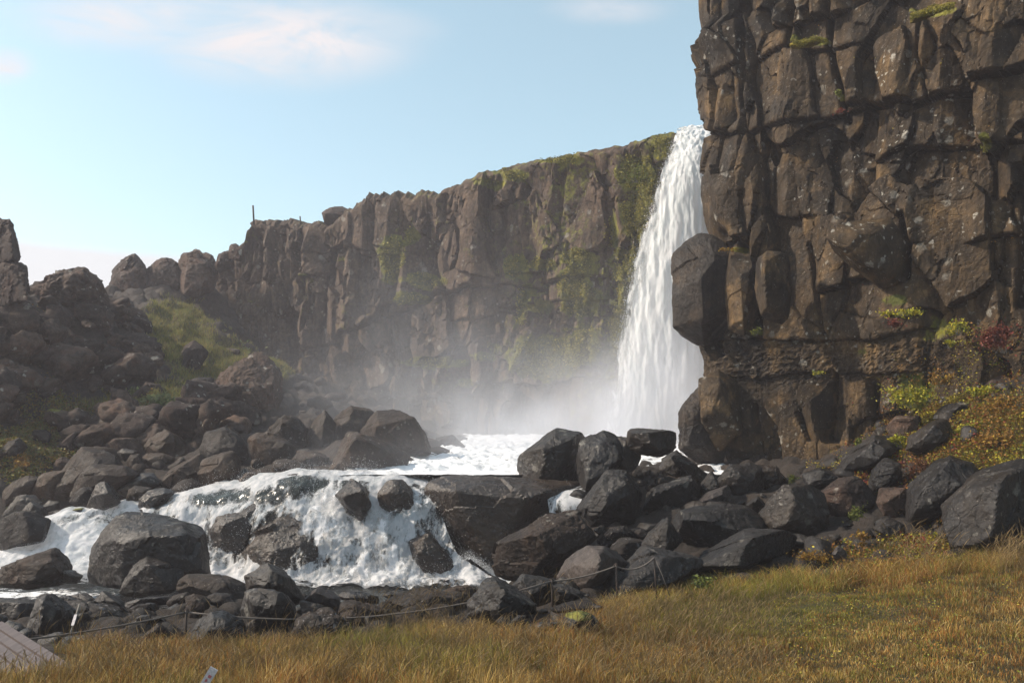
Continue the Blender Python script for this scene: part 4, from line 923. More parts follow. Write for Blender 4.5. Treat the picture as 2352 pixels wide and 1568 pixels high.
pool_grid('lower_pool', -18, 2, 14.2, 21.0, LOWER, .045,
          lambda px, py, X, Y: np.clip(.06 + 1.0 * sstep(17.15, 17.75, Y + .25 * fbm(np.stack([X, Y, 0 * X], -1) * 1.2, 3)) * sstep(-9.5, -8, X) + .55 * blob(px, py, 100, 1365, 260, 14) + .9 * sstep(17.2, 18.2, Y) * sstep(-8.4, -9.6, X) + .4 * blob(px, py, 1130, 1335, 80, 14), -.2, 1.1), .05, 'river pool at the foot of the cascade, foaming at the back')
pool_grid('upper_pool', -4.2, 10, 19.3, 35.5, UPPER, .075,
          lambda px, py, X, Y: np.clip(.62 + .35 * sstep(21.5, 19.8, Y) * sstep(-4, -2.5, X) + .4 * sstep(22, 30, Y) + .3 * blob(px, py, 1100, 1065, 120, 30), -.2, 1.2), .13, 'upper pool of white water between the waterfall and the cascade')
# main cascade, columns from left to right, each from lip to foot
cols = [[(300, 1172, 20.0), (330, 1176, 19.2), (318, 1205, 18.9), (310, 1240, 18.5), (300, 1290, 18.0), (290, 1330, 17.5), (280, 1350, 17.0)],
        [(390, 1138, 20.2), (400, 1142, 19.4), (395, 1170, 19.0), (385, 1215, 18.7), (380, 1275, 18.2), (375, 1330, 17.5), (370, 1350, 17.0)],
        [(460, 1118, 20.4), (462, 1120, 19.6), (460, 1155, 19.0), (455, 1200, 18.7), (450, 1265, 18.5), (450, 1325, 17.7), (450, 1345, 17.0)],
        [(550, 1102, 20.6), (548, 1106, 19.7), (545, 1140, 19.1), (535, 1190, 18.6), (525, 1260, 18.4), (520, 1322, 17.8), (520, 1342, 17.0)],
        [(640, 1084, 20.6), (640, 1086, 19.7), (642, 1110, 18.95), (640, 1165, 18.5), (635, 1240, 18.0), (635, 1320, 17.5), (635, 1340, 17.0)],
        [(720, 1082, 20.6), (720, 1082, 19.6), (730, 1115, 18.9), (745, 1175, 18.4), (760, 1240, 17.9), (765, 1318, 17.4), (765, 1340, 17.0)],
        [(800, 1083, 20.6), (800, 1084, 19.5), (810, 1115, 18.8), (840, 1185, 18.3), (870, 1245, 17.9), (885, 1318, 17.5), (890, 1340, 17.0)],
        [(865, 1085, 20.6), (865, 1088, 19.4), (880, 1120, 18.75), (920, 1190, 18.3), (950, 1250, 18.0), (965, 1318, 17.5), (970, 1340, 17.0)],
        [(935, 1090, 20.4), (935, 1095, 19.4), (955, 1125, 18.7), (985, 1195, 18.3), (1010, 1255, 18.0), (1040, 1318, 17.6), (1050, 1340, 17.0)],
        [(990, 1098, 20.2), (992, 1106, 19.3), (1005, 1135, 18.6), (1022, 1205, 18.2), (1055, 1275, 17.8), (1130, 1322, 17.5), (1140, 1336, 17.0)]]
CC = np.array(cols).transpose(1, 0, 2)
def foam_c(px, py, W):
    f = np.full(px.shape, .86)
    f -= .62 * blob(px, py, 700, 1108, 75, 20) + .72 * blob(px, py, 510, 1143, 125, 17) + .9 * blob(px, py, 545, 1230, 55, 48)
    f -= .60 * blob(px, py, 630, 1265, 62, 50) + .40 * blob(px, py, 735, 1282, 50, 38) + .75 * blob(px, py, 910, 1140, 36, 34) + .95 * blob(px, py, 1000, 1275, 40, 40) + .5 * blob(px, py, 655, 1190, 40, 20)
    f -= .45 * blob(px, py, 620, 1140, 60, 14) + .3 * blob(px, py, 480, 1240, 30, 60)+ .95 * blob(px, py, 812, 1150, 34, 40)
    f -= .5 * sstep(1025, 1010, px) * 0
    f -= 1.2 * sstep(345, 325, px) * sstep(1180, 1200, py)
    f += .5 * np.exp(-((py - np.interp(px, [350, 640, 990], [1150, 1086, 1104])) / 7.0) ** 2) + .42 * fbm(W * np.array([1.3, 1.0, .55]), 4) + .25 * sstep(1285, 1320, py)
    return f
def body_c(px, py, W):
    b = .95 * blob(px, py, 490, 1140, 150, 22) + .3 * blob(px, py, 800, 1100, 260, 16) + .6 * blob(px, py, 690, 1110, 60, 20)
    return np.clip(b, 0, 1) * (px < 985)
BED = CC.copy(); BED[..., 2] += .38; BED[0:2, :, 1] += 6; BED = BED[1:]
W_ = cr(cr(P(BED[..., 0], BED[..., 1], BED[..., 2]), 130, 0), 260, 1); sz_ = np.stack([W_[..., 0] * 1.5 + .4 * fbm(W_ * 1.3, 2), W_[..., 2] * 1.4], -1)
i_, j_, a_, b_, F1_, F2_ = voro(sz_[..., 0], sz_[..., 1], 41, .9, 3)
W_[..., 1] -= .30 * (hash2(i_, j_, 1) - .6) + .35 * ((hash2(i_, j_, 2) - .5) * a_ + (hash2(i_, j_, 3) - .8) * b_) + .06 * fbm(W_ * 3, 4)
tag(mk('cascade_bed', W_.reshape(-1, 3), grid_faces(130, 260), M['wet'], False), 'dark wet rock bed under the cascade', kind='structure')
sheet('cascade', CC, 200, 400, M['cascade'], foam_c, body_c, lambda px, py: .08 + .07 * sstep(1130, 1220, py), 'white cascade tumbling over dark rocks', freq=(1, 1, .7))
# a second, looser veil in front: thrown spray
CC2 = CC.copy(); CC2[..., 2] -= .35; CC2 = CC2[2:, 4:]
sheet('spray', CC2, 130, 260, M['cascade'], lambda px, py, W: foam_c(px, py, W) * .75 - .24 + .15 * fbm(W * 2, 3), lambda px, py, W: 0 * px, .16, 'torn sheets of spray in front of the cascade', kind='stuff')
# left rapids
rp = [[(330, 1140, 20.6), (345, 1150, 20.2), (350, 1165, 19.9), (360, 1185, 19.6)],
      [(270, 1150, 20.2), (285, 1158, 19.9), (300, 1180, 19.5), (320, 1215, 19.0)],
      [(200, 1165, 19.8), (215, 1175, 19.4), (240, 1210, 19.0), (270, 1260, 18.4)],
      [(110, 1178, 19.2), (120, 1195, 19.0), (160, 1240, 18.5), (230, 1290, 17.9)],
      [(60, 1225, 19.0), (70, 1240, 18.7), (110, 1275, 18.1), (215, 1312, 17.5)],
      [(-40, 1262, 18.7), (0, 1272, 18.3), (60, 1295, 17.8), (190, 1322, 17.2)],
      [(-160, 1290, 18.2), (-100, 1300, 17.8), (0, 1318, 17.3), (170, 1335, 16.8)]]
RP = np.array(rp)
sheet('rapids', RP, 220, 130, M['cascade'], lambda px, py, W: .95 + .3 * fbm(W * .9, 3) - .5 * blob(px, py, 150, 1200, 40, 18) - .35 * blob(px, py, 230, 1190, 60, 12), lambda px, py, W: np.full(px.shape, .8), .10, 'white rapids pouring to the left edge', freq=(1, 1, 1))
# small fall right of the slab
SF = np.array([[(1262, 1118, 19.0), (1300, 1114, 19.0), (1350, 1112, 19.0)], [(1255, 1128, 18.1), (1300, 1128, 18.0), (1345, 1124, 18.0)], [(1258, 1150, 17.75), (1300, 1152, 17.6), (1335, 1150, 17.6)], [(1262, 1176, 17.65), (1295, 1180, 17.5), (1318, 1176, 17.5)]])
sheet('side_trickle', SF, 50, 60, M['cascade'], lambda px, py, W: .55 + .35 * blob(px, py, 1310, 1140, 30, 25) + .2 * fbm(W * 2, 2), lambda px, py, W: 0 * px, .03, 'thin side stream spilling between slab and boulders')
# the waterfall: three ragged curtains one before the other
def fall(name, dY, leftj, foam0, seed):
    rows = [(290, 1560, 1665, 36.2), (303, 1554, 1668, 35.0), (330, 1543, 1672, 34.4), (400, 1519, 1680, 34.0), (500, 1489, 1690, 33.7), (600, 1458, 1690, 33.5), (700, 1438, 1690, 33.3), (800, 1420, 1690, 33.1), (900, 1406, 1680, 32.9), (1000, 1392, 1670, 32.7), (1040, 1395, 1670, 32.4)]
    c = np.array([[(xl + leftj + (xr - xl - leftj) * t, y, Y - dY * sstep(300, 420, y) - .5 * math.sin(math.pi * t)) for t in np.linspace(0, 1, 7)] for y, xl, xr, Y in rows])
    def ff(px, py, W):
        le = np.interp(py, [r[0] for r in rows], [r[1] for r in rows]) + leftj
        e = (px - le) / (26 + .02 * (py - 300)); q = W * np.array([1.2, 1.2, .5]) + seed
        return foam0 + .75 * sstep(0, 1.6, e) - .75 * (1 - sstep(-.1, .5, e + .6 * fbm(q * 2.2, 3))) + .28 * fbm(q * 1.1, 3) + .25 * sstep(850, 980, py)
    return sheet(name, c, 330, 110, M['fall'], ff, lambda px, py, W: 0 * px, .09, None, freq=(2.0, 2.0, .28))
wf = fall('waterfall', 0, 0, 1.0, 1)
tag(wf, 'tall white waterfall dropping from the cliff rim behind the tall right cliff'); wf['kind'] = 'structure'
for nm, dY, lj, f0, sd_ in (('curtain', .35, 10, .55, 7), ('curtain', .75, -4, .30, 13)):
    c_ = fall(nm, dY, lj, f0, sd_); del c_['kind']; c_.parent = wf
# drops thrown up, one cloud per place
def drops(name, pts, size, label):
    n = len(pts); T = np.array([(1, 1, 1), (1, -1, -1), (-1, 1, -1), (-1, -1, 1)], float) * .6
    rot = rng.normal(size=(n, 3, 3)); q, _ = np.linalg.qr(rot)
    v = np.einsum('nij,kj->nki', q, T) * size[:, None, None]; v = v + pts[:, None]
    f = np.array([(0, 1, 2), (0, 3, 1), (0, 2, 3), (1, 3, 2)])
    f = (np.arange(n)[:, None, None] * 4 + f[None]).reshape(-1, 3)
    o = mk(name, v.reshape(-1, 3), f, M['drop'], False); tag(o, label, kind='stuff')
def rsize(n, a, b): return a + (b - a) * rng.random(n) ** 3
n = 15000
cx = rng.uniform(440, 1010, n); t = rng.random(n); 
W = cr(cr(P(CC[..., 0], CC[..., 1], CC[..., 2]), 60, 0), 90, 1)
i = rng.integers(8, 60, n); j = rng.integers(12, 90, n); pts = W[i, j] + np.stack([rng.normal(0, .18, n), -np.abs(rng.normal(0, .30, n)), rng.normal(.06, .16, n)], -1)
drops('water_drops', pts, rsize(n, .003, .009), 'drops of water flying before the cascade')
n = 2600
xx = rng.choice([560, 700, 850, 830, 960, 1000, 1060, 1085], n) + rng.normal(0, 22, n)
yy2 = np.interp(xx, [350, 640, 960, 1190], [1150, 1084, 1085, 1040]) - np.abs(rng.normal(0, 12, n))
drops('water_drops', P(xx, yy2, np.interp(xx, [350, 960, 1190], [19.6, 19.7, 24]) + rng.normal(0, .3, n)), rsize(n, .003, .009), 'drops leaping above the lip of the cascade')
n = 9000
yw = rng.uniform(320, 1010, n); xl = np.interp(yw, [303, 400, 500, 600, 700, 800, 900, 1000], [1554, 1521, 1491, 1460, 1440, 1422, 1409, 1395])
xw = xl + rng.normal(8, 9, n) * (.6 + (yw - 300) / 900); drops('water_drops', P(xw, yw, 33.3 + rng.normal(0, .5, n)), rsize(n, .006, .02), 'drops along the ragged left edge of the waterfall')
n = 2500
xx = rng.uniform(1040, 1150, n); yy2 = np.interp(xx, [1040, 1080, 1150], [1290, 1275, 1325]) - np.abs(rng.normal(0, 10, n)) + 8
drops('water_drops', P(xx, yy2, rng.normal(17.3, .2, n)), rsize(n, .003, .008), 'splash at the right end of the lower pool')
n = 3500
xx = rng.uniform(0, 330, n); yy2 = np.interp(xx, [0, 100, 200, 330], [1280, 1235, 1200, 1165]) - np.abs(rng.normal(0, 8, n)) + 10
drops('water_drops', P(xx, yy2, np.interp(xx, [0, 330], [17.9, 19.6])), rsize(n, .003, .008), 'drops above the left rapids')
# ------------------------------------------------------------------ grass
def blades(name, base, length, width, colr, lean, label, mat='grass', segs=2, face_cam=True):
    n = len(base); ang = rng.uniform(0, 2 * math.pi, n)
    ld = np.stack([np.cos(ang), np.sin(ang), 0 * ang], -1) * (lean * rng.uniform(.4, 1.3, n))[:, None] + np.array([.07, 0, 0])
    wa = rng.uniform(-.9, .9, n); wd = np.stack([np.cos(wa), np.sin(wa), 0 * wa], -1)
    vs = []; cs = []
    for k in range(segs + 1):
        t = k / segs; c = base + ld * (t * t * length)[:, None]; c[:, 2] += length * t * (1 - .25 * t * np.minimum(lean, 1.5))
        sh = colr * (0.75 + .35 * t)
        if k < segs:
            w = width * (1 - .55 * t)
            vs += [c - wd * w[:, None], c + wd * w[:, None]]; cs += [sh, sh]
        else: vs.append(c); cs.append(sh)
    m = 2 * segs + 1
    V = np.stack(vs, 1).reshape(-1, 3); Cc = np.stack(cs, 1).reshape(-1, 3)
    b = np.arange(n)[:, None] * m
    quads = np.concatenate([b + np.array([[2 * k, 2 * k + 1, 2 * k + 3, 2 * k + 2]]) for k in range(segs - 1)]) if segs > 1 else np.zeros((0, 4), int)
    tris = b + np.array([[2 * segs - 2, 2 * segs - 1, 2 * segs]])
    o = mk(name, V, [quads, tris], M[mat], False, colors=Cc); tag(o, label, kind='stuff'); return o
PAL = np.array([(.46, .30, .085), (.36, .21, .055), (.52, .37, .13), (.24, .155, .045), (.32, .27, .055), (.19, .20, .035), (.58, .46, .21), (.34, .15, .04)])
def palette(px, py, n, p3):
    z = fbm(p3 * .7, 3); z2 = fbm(p3 * .5 + 40, 3)
    green = np.clip(.16 + .55 * z + 1.3 * blob(px, py, 1850, 1400, 360, 65) + .55 * blob(px, py, 900, 1500, 160, 40) + .5 * blob(px, py, 500, 1500, 200, 50) - .25 * blob(px, py, 2200, 1450, 250, 90), .02, .92)
    red = np.clip(.10 + .45 * z2 + .25 * blob(px, py, 2250, 1400, 200, 100) + .2 * blob(px, py, 1800, 1500, 200, 60), 0, .6)
    r = rng.random(n); k = rng.integers(0, 3, n); k = np.where(rng.random(n) < .15, 6, k); k = np.where(rng.random(n) < .2, 3, k)
    k = np.where(r < green, rng.integers(4, 6, n), k); k = np.where(rng.random(n) < red, 7, k)
    return PAL[k] * rng.uniform(.45, 1.0, n)[:, None] * np.clip(.85 + .55 * fbm(p3 * 3.1 + 70, 3), .45, 1.4)[:, None] * 1.42 * np.array([1.02, .98, .95])
def field_points(n, ylo, yhi, keep):
    out = []
    while sum(map(len, out)) < n:
        m = n * 2
        Y = rng.uniform(ylo, yhi, m); tX = rng.uniform(-.72, .88, m); X = tX * Y
        Z = zat(X, Y); p = np.stack([X, Y, Z], -1)
        # nearer rows need more blades to the square metre on screen, farther ones fewer
        k = keep(p) & (rng.random(m) < Y / yhi); out.append(p[k])
    return np.concatenate(out)[:n]
def meadow(p):
    px, py = proj(p); w = 14 * fbm(p * 2.2, 3)
    return in_poly(px, py + w, MEADOW)
PLANKS = [(-300, 1440), (30, 1428), (192, 1540), (-300, 1560)]
def notboard(p):
    px, py = proj(p); return ~in_poly(px, py, [(-400, 1400), (10, 1425), (190, 1538), (150, 1556), (-400, 1580)])
p = field_points(172000, 6.3, 13.5, lambda q: meadow(q) & notboard(q))
px, py = proj(p); n = len(p)
tall = np.clip(sstep(1750, 1100, px) + .25 * fbm(p * .9, 3) , .0, 1)
ln = (.055 + .13 * tall) * rng.uniform(.5, 1.35, n) * np.clip(1 + .9 * fbm(p * 2.4 + 9, 3), .35, 2.0) * np.where(blob(px, py, 1850, 1400, 300, 55) > .5, .7, 1)
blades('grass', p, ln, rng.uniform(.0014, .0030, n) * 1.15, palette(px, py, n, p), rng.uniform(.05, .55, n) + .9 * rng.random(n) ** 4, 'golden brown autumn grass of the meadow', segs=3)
# tussocky fringe thickening the meadow edge
p = field_points(26000, 9.2, 14.0, lambda q: meadow(q) & ~meadow(q + np.array([0, .9, 0])) & notboard(q)); px, py = proj(p); n = len(p)
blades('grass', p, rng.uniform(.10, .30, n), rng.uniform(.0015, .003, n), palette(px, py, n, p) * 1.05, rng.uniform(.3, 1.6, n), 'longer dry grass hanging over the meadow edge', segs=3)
# seeding stems
def stems(name, base, hgt, label):
    n = len(base); ang = rng.uniform(0, 2 * math.pi, n); ben = rng.uniform(.2, .75, n); K = 6
    dirx = np.cos(ang) * ben + .15; diry = np.sin(ang) * ben * .5
    V = []; Cc = []; ring = np.array([(1, 0), (-.5, .87), (-.5, -.87)]); colr = np.array([.30, .21, .10]) * rng.uniform(.5, 1.2, n)[:, None]
    for k in range(K + 1):
        t = k / K; d = t ** 2.2
        c = base + np.stack([dirx * d * hgt, diry * d * hgt, hgt * (t - .30 * ben * t ** 3)], -1)
        r = np.where(t > .72, .0035 * math.sin(math.pi * (t - .72) / .36) + .0014, .0016) * (1 if k < K else .2)
        for a, b in ring: V.append(c + np.array([a, b, 0]) * r); Cc.append(colr * (1.15 if t > .7 else .85))
    m = 3 * (K + 1); V = np.stack(V, 1).reshape(-1, 3); Cc = np.stack(Cc, 1).reshape(-1, 3)
    b = np.arange(n)[:, None] * m
    F4 = np.concatenate([b + np.array([[3 * k + a, 3 * k + (a + 1) % 3, 3 * k + 3 + (a + 1) % 3, 3 * k + 3 + a]]) for k in range(K) for a in range(3)])
    o = mk(name, V, F4, M['grass'], True, colors=Cc); tag(o, label, kind='stuff')
p = field_points(6000, 6.5, 11.2, lambda q: meadow(q) & notboard(q) & (proj(q)[0] < 1650 + 200 * rng.random(len(q)))); stems('seed_grass', p, rng.uniform(.18, .42, len(p)), 'tall bent grass stems gone to seed')
p = field_points(500, 9.8, 12.5, lambda q: (blob(*proj(q), 960, 1420, 110, 40) + .6 * blob(*proj(q), 600, 1470, 400, 20) + .5 * blob(*proj(q), 1260, 1390, 30, 40)) > rng.random(len(q))); stems('seed_grass', p, rng.uniform(.25, .5, len(p)), 'dry brown seed heads standing before the dark stones')
p = field_points(350, 10.5, 13.5, lambda q: (blob(*proj(q), 2320, 1290, 40, 30) + .4 * blob(*proj(q), 2120, 1290, 60, 30)) > rng.random(len(q))); stems('seed_grass', p, rng.uniform(.3, .6, len(p)), 'pale seed heads at the foot of the huge right boulder')
# grass on the slopes
def slope(q): return (grassiness(q[:, 0], q[:, 1], q[:, 2]) + .3 * fbm(q * .8, 3) > .35 + .3 * rng.random(len(q)))
p = field_points(48000, 22, 48, lambda q: slope(q) & (proj(q)[0] < 760)); px, py = proj(p); n = len(p)
c = np.array([(.24, .23, .05), (.30, .23, .06), (.17, .19, .05)])[rng.integers(0, 3, n)] * rng.uniform(.6, 1.3, n)[:, None]
blades('grass', p, rng.uniform(.10, .30, n), rng.uniform(.008, .018, n), c, rng.uniform(.2, .8, n), 'green and tawny grass on the far left slope', segs=1)
p = field_points(26000, 12, 20, lambda q: slope(q) & (proj(q)[0] > 1800)); px, py = proj(p); n = len(p)
c = np.array([(.20, .12, .03), (.16, .13, .03), (.13, .07, .02), (.24, .19, .03)])[rng.integers(0, 4, n)] * rng.uniform(.5, 1.2, n)[:, None]
blades('grass', p, rng.uniform(.05, .16, n), rng.uniform(.003, .007, n), c, rng.uniform(.3, 1.2, n), 'orange brown growth on the slope under the tall cliff', segs=1)

# ------------------------------------------------------------------ leafy plants
YEL = [(.45, .38, .03), (.34, .33, .03), (.28, .24, .03), (.16, .20, .03)]
GRN = [(.12, .15, .03), (.08, .10, .022), (.19, .19, .035)]
RED = [(.15, .035, .028), (.11, .03, .022), (.19, .06, .035)]
ORA = [(.24, .12, .025), (.19, .10, .02), (.28, .18, .03)]
PAL_ = [(.20, .24, .09), (.16, .20, .07), (.24, .25, .10)]
def leaf_cloud(c, r, n, pal, size, aniso=1.0):
    d = rng.normal(size=(n, 3)); d /= np.linalg.norm(d, axis=1)[:, None]; rad = np.abs(rng.normal(0, .62, n)) + .1
    p = c + d * rad[:, None] * r
    p = p + .6 * np.array(r) * np.stack([fbm(p * 3 + k * 9, 2) for k in (0, 1, 2)], -1)
    a = rng.normal(size=(n, 3)); a /= np.linalg.norm(a, axis=1)[:, None]; b = np.cross(a, rng.normal(size=(n, 3))); b /= np.linalg.norm(b, axis=1)[:, None]
    s = size * rng.uniform(.5, 1.3, n)[:, None]
    V = np.stack([p - a * s, p + b * s * .55, p + a * s, p - b * s * .55], 1).reshape(-1, 3)
    cc = np.array(pal)[rng.integers(0, len(pal), n)] * rng.uniform(.6, 1.25, n)[:, None]
    return V, np.repeat(cc, 4, 0)
SH = 0
def shrub(x, y, Y, rx, ry, n, pal, label, size=.03, name='shrub', cat='shrub', group=None, lumps=5):
    rr = np.array([rx / F * Y, rx / F * Y * .6, ry / F * Y]); base = P(x, y, Y)
    Vs, Cs, Fs = [], [], []; k0 = 0
    for k in range(lumps):
        off = rng.uniform(-.6, .6, 3) * rr
        V, c = leaf_cloud(base + off, rr * rng.uniform(.4, .75), int(n * 1.6) // lumps, pal, size * 1.15)
        Vs.append(V); Cs.append(c)
    V = np.concatenate(Vs); C = np.concatenate(Cs); f = np.arange(len(V)).reshape(-1, 4)
    root = bpy.data.objects.new(name, None); col.objects.link(root); org = base - np.array([0, 0, rr[2]]); root.location = org
    tag(root, label, cat, group)
    mk('foliage', V, f, M['leaf'], False, root, colors=C, origin=org)
    m = 14; sv, sf = [], []                       # woody stems
    for k in range(m):
        e = base + rng.uniform(-.7, .7, 3) * rr; s = org + rng.uniform(-.25, .25, 3) * rr * [1, 1, 0]; w = .004 + size * .06
        i0 = len(sv); sv += [s + [-w, 0, 0], s + [w, 0, 0], s + [0, w, 0], e]; sf += [(i0, i0 + 1, i0 + 3), (i0 + 1, i0 + 2, i0 + 3), (i0 + 2, i0, i0 + 3)]
    mk('stem', np.array(sv), np.array(sf), M['stake'], False, root, origin=org)
    return root
for a in ((2070, 712, 17.6, 42, 14, 420, YEL, 'yellow green creeper hanging under the smooth curved slab', .028),
          (2052, 740, 17.5, 24, 12, 200, RED, 'small bright red plant below the yellow creeper', .026),
          (2200, 752, 16.9, 28, 18, 380, YEL, 'bright yellow leaved bush on the cliff left of the dark red one', .028),
          (2180, 790, 16.9, 18, 10, 130, YEL, 'little yellow plant just under the bright yellow bush', .026),
          (2300, 775, 16.1, 55, 36, 1400, RED, 'wide dark red shrub high at the right edge', .026),
          (2090, 905, 17.0, 50, 30, 900, YEL, 'yellow bush at the cliff foot on the leafy slope', .028),
          (2165, 870, 17.0, 26, 18, 300, ORA, 'orange brown tuft above the yellow bush of the cliff foot', .026),
          (2250, 900, 16.4, 50, 14, 500, YEL, 'yellow strip of leaves above the flat dark rock', .028),
          (2330, 940, 15.4, 45, 30, 800, ORA, 'orange shrub on the slope at the right edge', .028),
          (2300, 1010, 14.6, 60, 26, 900, ORA, 'rusty low shrub above the huge boulder', .026),
          (2240, 985, 15.4, 30, 18, 350, YEL, 'yellow low plant in the rusty growth right of the pointed rock', .026),
          (2065, 1015, 16.2, 28, 14, 320, YEL, 'yellow leaves above the dark upright stone', .026),
          (2130, 990, 16.1, 20, 14, 250, RED, 'small red plant beside the pointed dark rock', .024),
          (2105, 1085, 15.0, 30, 34, 520, [(.16, .06, .03), (.11, .05, .03), (.20, .09, .03)], 'reddish brown shrub between the upright stone and the leaning boulder', .024),
          (1972, 1015, 18.0, 12, 12, 150, GRN, 'small green plant at the cliff foot beside the slanting slab', .028),
          (2025, 1050, 16.4, 28, 16, 350, GRN, 'green moss and leaves on the slanting slab', .022),
          (1822, 1100, 17.2, 13, 10, 160, GRN, 'green plant growing at the foot of the cliff above the rough grey boulder', .024),
          (1822, 1125, 16.2, 22, 12, 260, ORA, 'orange plant on top of the rough grey boulder', .022),
          (1735, 762, 20.0, 16, 9, 120, GRN, 'small green plant on the ledge under the grey block', .028),
          (1675, 573, 20.6, 18, 7, 120, ORA, 'rusty tuft in the hollow above the grey block', .024),
          (1928, 218, 18.4, 12, 10, 130, GRN, 'green tuft in the joint high on the tall cliff', .024),
          (1930, 255, 18.2, 20, 8, 120, RED, 'dark red tuft below the green one high on the tall cliff', .022),
          (2262, 330, 16.8, 12, 22, 180, [(.14, .14, .03), (.20, .18, .03)], 'olive moss tuft high at the right of the tall cliff', .02),
          (1880, 858, 18.6, 16, 7, 90, YEL, 'small yellow plant on the ledge in the middle of the tall cliff', .024),
          (2120, 1265, 12.7, 70, 22, 900, ORA, 'brown and green low shrub at the foot of the leaning boulder', .02),
          (1870, 1275, 12.3, 55, 16, 800, ORA, 'rusty moss hummock below the long low slab', .014),
          (1980, 1300, 12.0, 40, 9, 350, ORA, 'smaller rusty hummock right of the first', .014),
          (1605, 1335, 11.6, 32, 12, 380, GRN, 'green tuft hanging over the meadow edge by the rope end', .018),
          (1965, 1180, 14.0, 24, 16, 300, GRN, 'green tussock between the rough boulder and the tilted stone', .016),
          (1975, 1235, 13.0, 30, 18, 260, ORA, 'orange leaved plant beside the small tilted stone', .022),
          (2200, 1285, 11.7, 45, 10, 350, GRN, 'green weeds in front of the huge right boulder', .018),
          (390, 925, 27.5, 58, 22, 1100, PAL_, 'pale green shrub patch on the left slope', .06),
          (330, 900, 29.5, 30, 16, 420, PAL_, 'pale green shrub beside the boulder with the white lichen patch', .06),
          (520, 800, 40.0, 55, 24, 900, PAL_, 'green shrub patch on the upper grass slope', .08),
          (690, 905, 42.0, 55, 12, 500, [(.20, .08, .04), (.16, .08, .04), (.16, .11, .04)], 'rust coloured scrub at the foot of the long cliff', .07),
          (1460, 395, 34.2, 34, 26, 900, [(.16, .18, .03), (.22, .20, .03), (.10, .13, .02)], 'green moss cushion hanging beside the top of the waterfall', .05),
          (40, 1060, 22.6, 40, 18, 500, ORA, 'orange brown scrub at the left edge of the bank', .035)):
    shrub(*a[:8], size=a[8])
# fallen leaves and low leafy growth: nobody could count it
def ground_leaves(p, pal_fn, size, lift, label):
    n = len(p); a = rng.normal(size=(n, 3)); a[:, 2] *= .6; a /= np.linalg.norm(a, axis=1)[:, None]; b = np.cross(a, rng.normal(size=(n, 3))); b /= np.linalg.norm(b, axis=1)[:, None]
    s = size * rng.uniform(.5, 1.4, n)[:, None]; q = p + np.stack([0 * s[:, 0], 0 * s[:, 0], lift * rng.random(n)], -1)
    V = np.stack([q - a * s, q + b * s * .6, q + a * s, q - b * s * .6], 1).reshape(-1, 3)
    o = mk('ground_cover', V, np.arange(4 * n).reshape(-1, 4), M['leaf'], False, colors=np.repeat(pal_fn(p), 4, 0)); tag(o, label, kind='stuff')
def pal_slope(p):
    z = fbm(p * .9 + 3, 3); z2 = fbm(p * .7 + 23, 3); n = len(p); r = rng.random(n)
    P_ = np.array([(.40, .33, .03), (.28, .24, .03), (.30, .15, .03), (.20, .10, .025), (.22, .04, .03), (.14, .17, .03)])
    k = np.where(r < .35 + .8 * z, rng.integers(0, 2, n), rng.integers(2, 4, n)); k = np.where(rng.random(n) < .08 + .5 * z2, 4, k); k = np.where(rng.random(n) < .12, 5, k)
    return P_[k] * rng.uniform(.5, 1.2, n)[:, None]
def on_slope(q):
    px, py = proj(q); g = .95 * blob(px, py, 2230, 1000, 190, 120) + .8 * blob(px, py, 2080, 930, 90, 70) + .7 * blob(px, py, 2120, 1280, 230, 40) + .5 * blob(px, py, 2000, 1120, 120, 60) + .9 * blob(px, py, 2750, 1050, 380, 160)
    return (g + .55 * fbm(q * 1.1, 3) > .25 + .5 * rng.random(len(q))) & (px > 1850)
p = field_points(38000, 11.8, 19, on_slope); ground_leaves(p, pal_slope, .022, .16, 'yellow orange and red low leafy growth on the right slope')
p = field_points(5000, 7, 12.5, lambda q: meadow(q) & (proj(q)[0] > 1500) & (fbm(q * 1.5 + 7, 3) > .1)); ground_leaves(p, lambda q: np.array([(.40, .32, .04), (.34, .16, .03), (.22, .24, .04)])[rng.integers(0, 3, len(q))] * rng.uniform(.5, 1.1, len(q))[:, None], .012, .12, 'small yellow and rusty leaves among the meadow grass')
p = field_points(16000, 20, 34, lambda q: (blob(*proj(q), 60, 1030, 120, 90) + .7 * blob(*proj(q), 230, 940, 160, 30) + .4 * blob(*proj(q), 380, 940, 60, 40) + .5 * fbm(q * .8, 3) > .35 + .4 * rng.random(len(q))) & (proj(q)[0] < 520)); ground_leaves(p, lambda q: np.array([(.22, .19, .04), (.24, .14, .03), (.14, .16, .04)])[rng.integers(0, 3, len(q))] * rng.uniform(.4, 1.1, len(q))[:, None], .04, .25, 'mossy olive growth on the left bank')
# leaves rooted all over the ledges at the cliff foot
V = SURF['near_cliff'].reshape(-1, 3); k = rng.integers(0, len(V), 400000); V = V[k]; px, py = proj(V)
g = .9 * blob(px, py, 2260, 860, 130, 80) + .8 * blob(px, py, 2110, 900, 90, 60) + .6 * blob(px, py, 2060, 980, 70, 50) + .5 * blob(px, py, 2230, 770, 120, 40) + .25 * blob(px, py, 1960, 860, 120, 40)
V = V[(g + .6 * fbm(V * 1.3, 3) > .45 + .5 * rng.random(len(V)))][:14000]
ground_leaves(V + np.array([-.07, -.07, 0]) + rng.normal(0, .03, V.shape), pal_slope, .022, .06, 'yellow and rusty leaves rooted on the ledges of the cliff foot')
V = SURF['back_cliff'].reshape(-1, 3); k = rng.integers(0, len(V), 500000); V = V[k]; px, py = proj(V); g = mossL(px, py, V)
V = V[(g > .55 + .3 * rng.random(len(V)))][:16000]
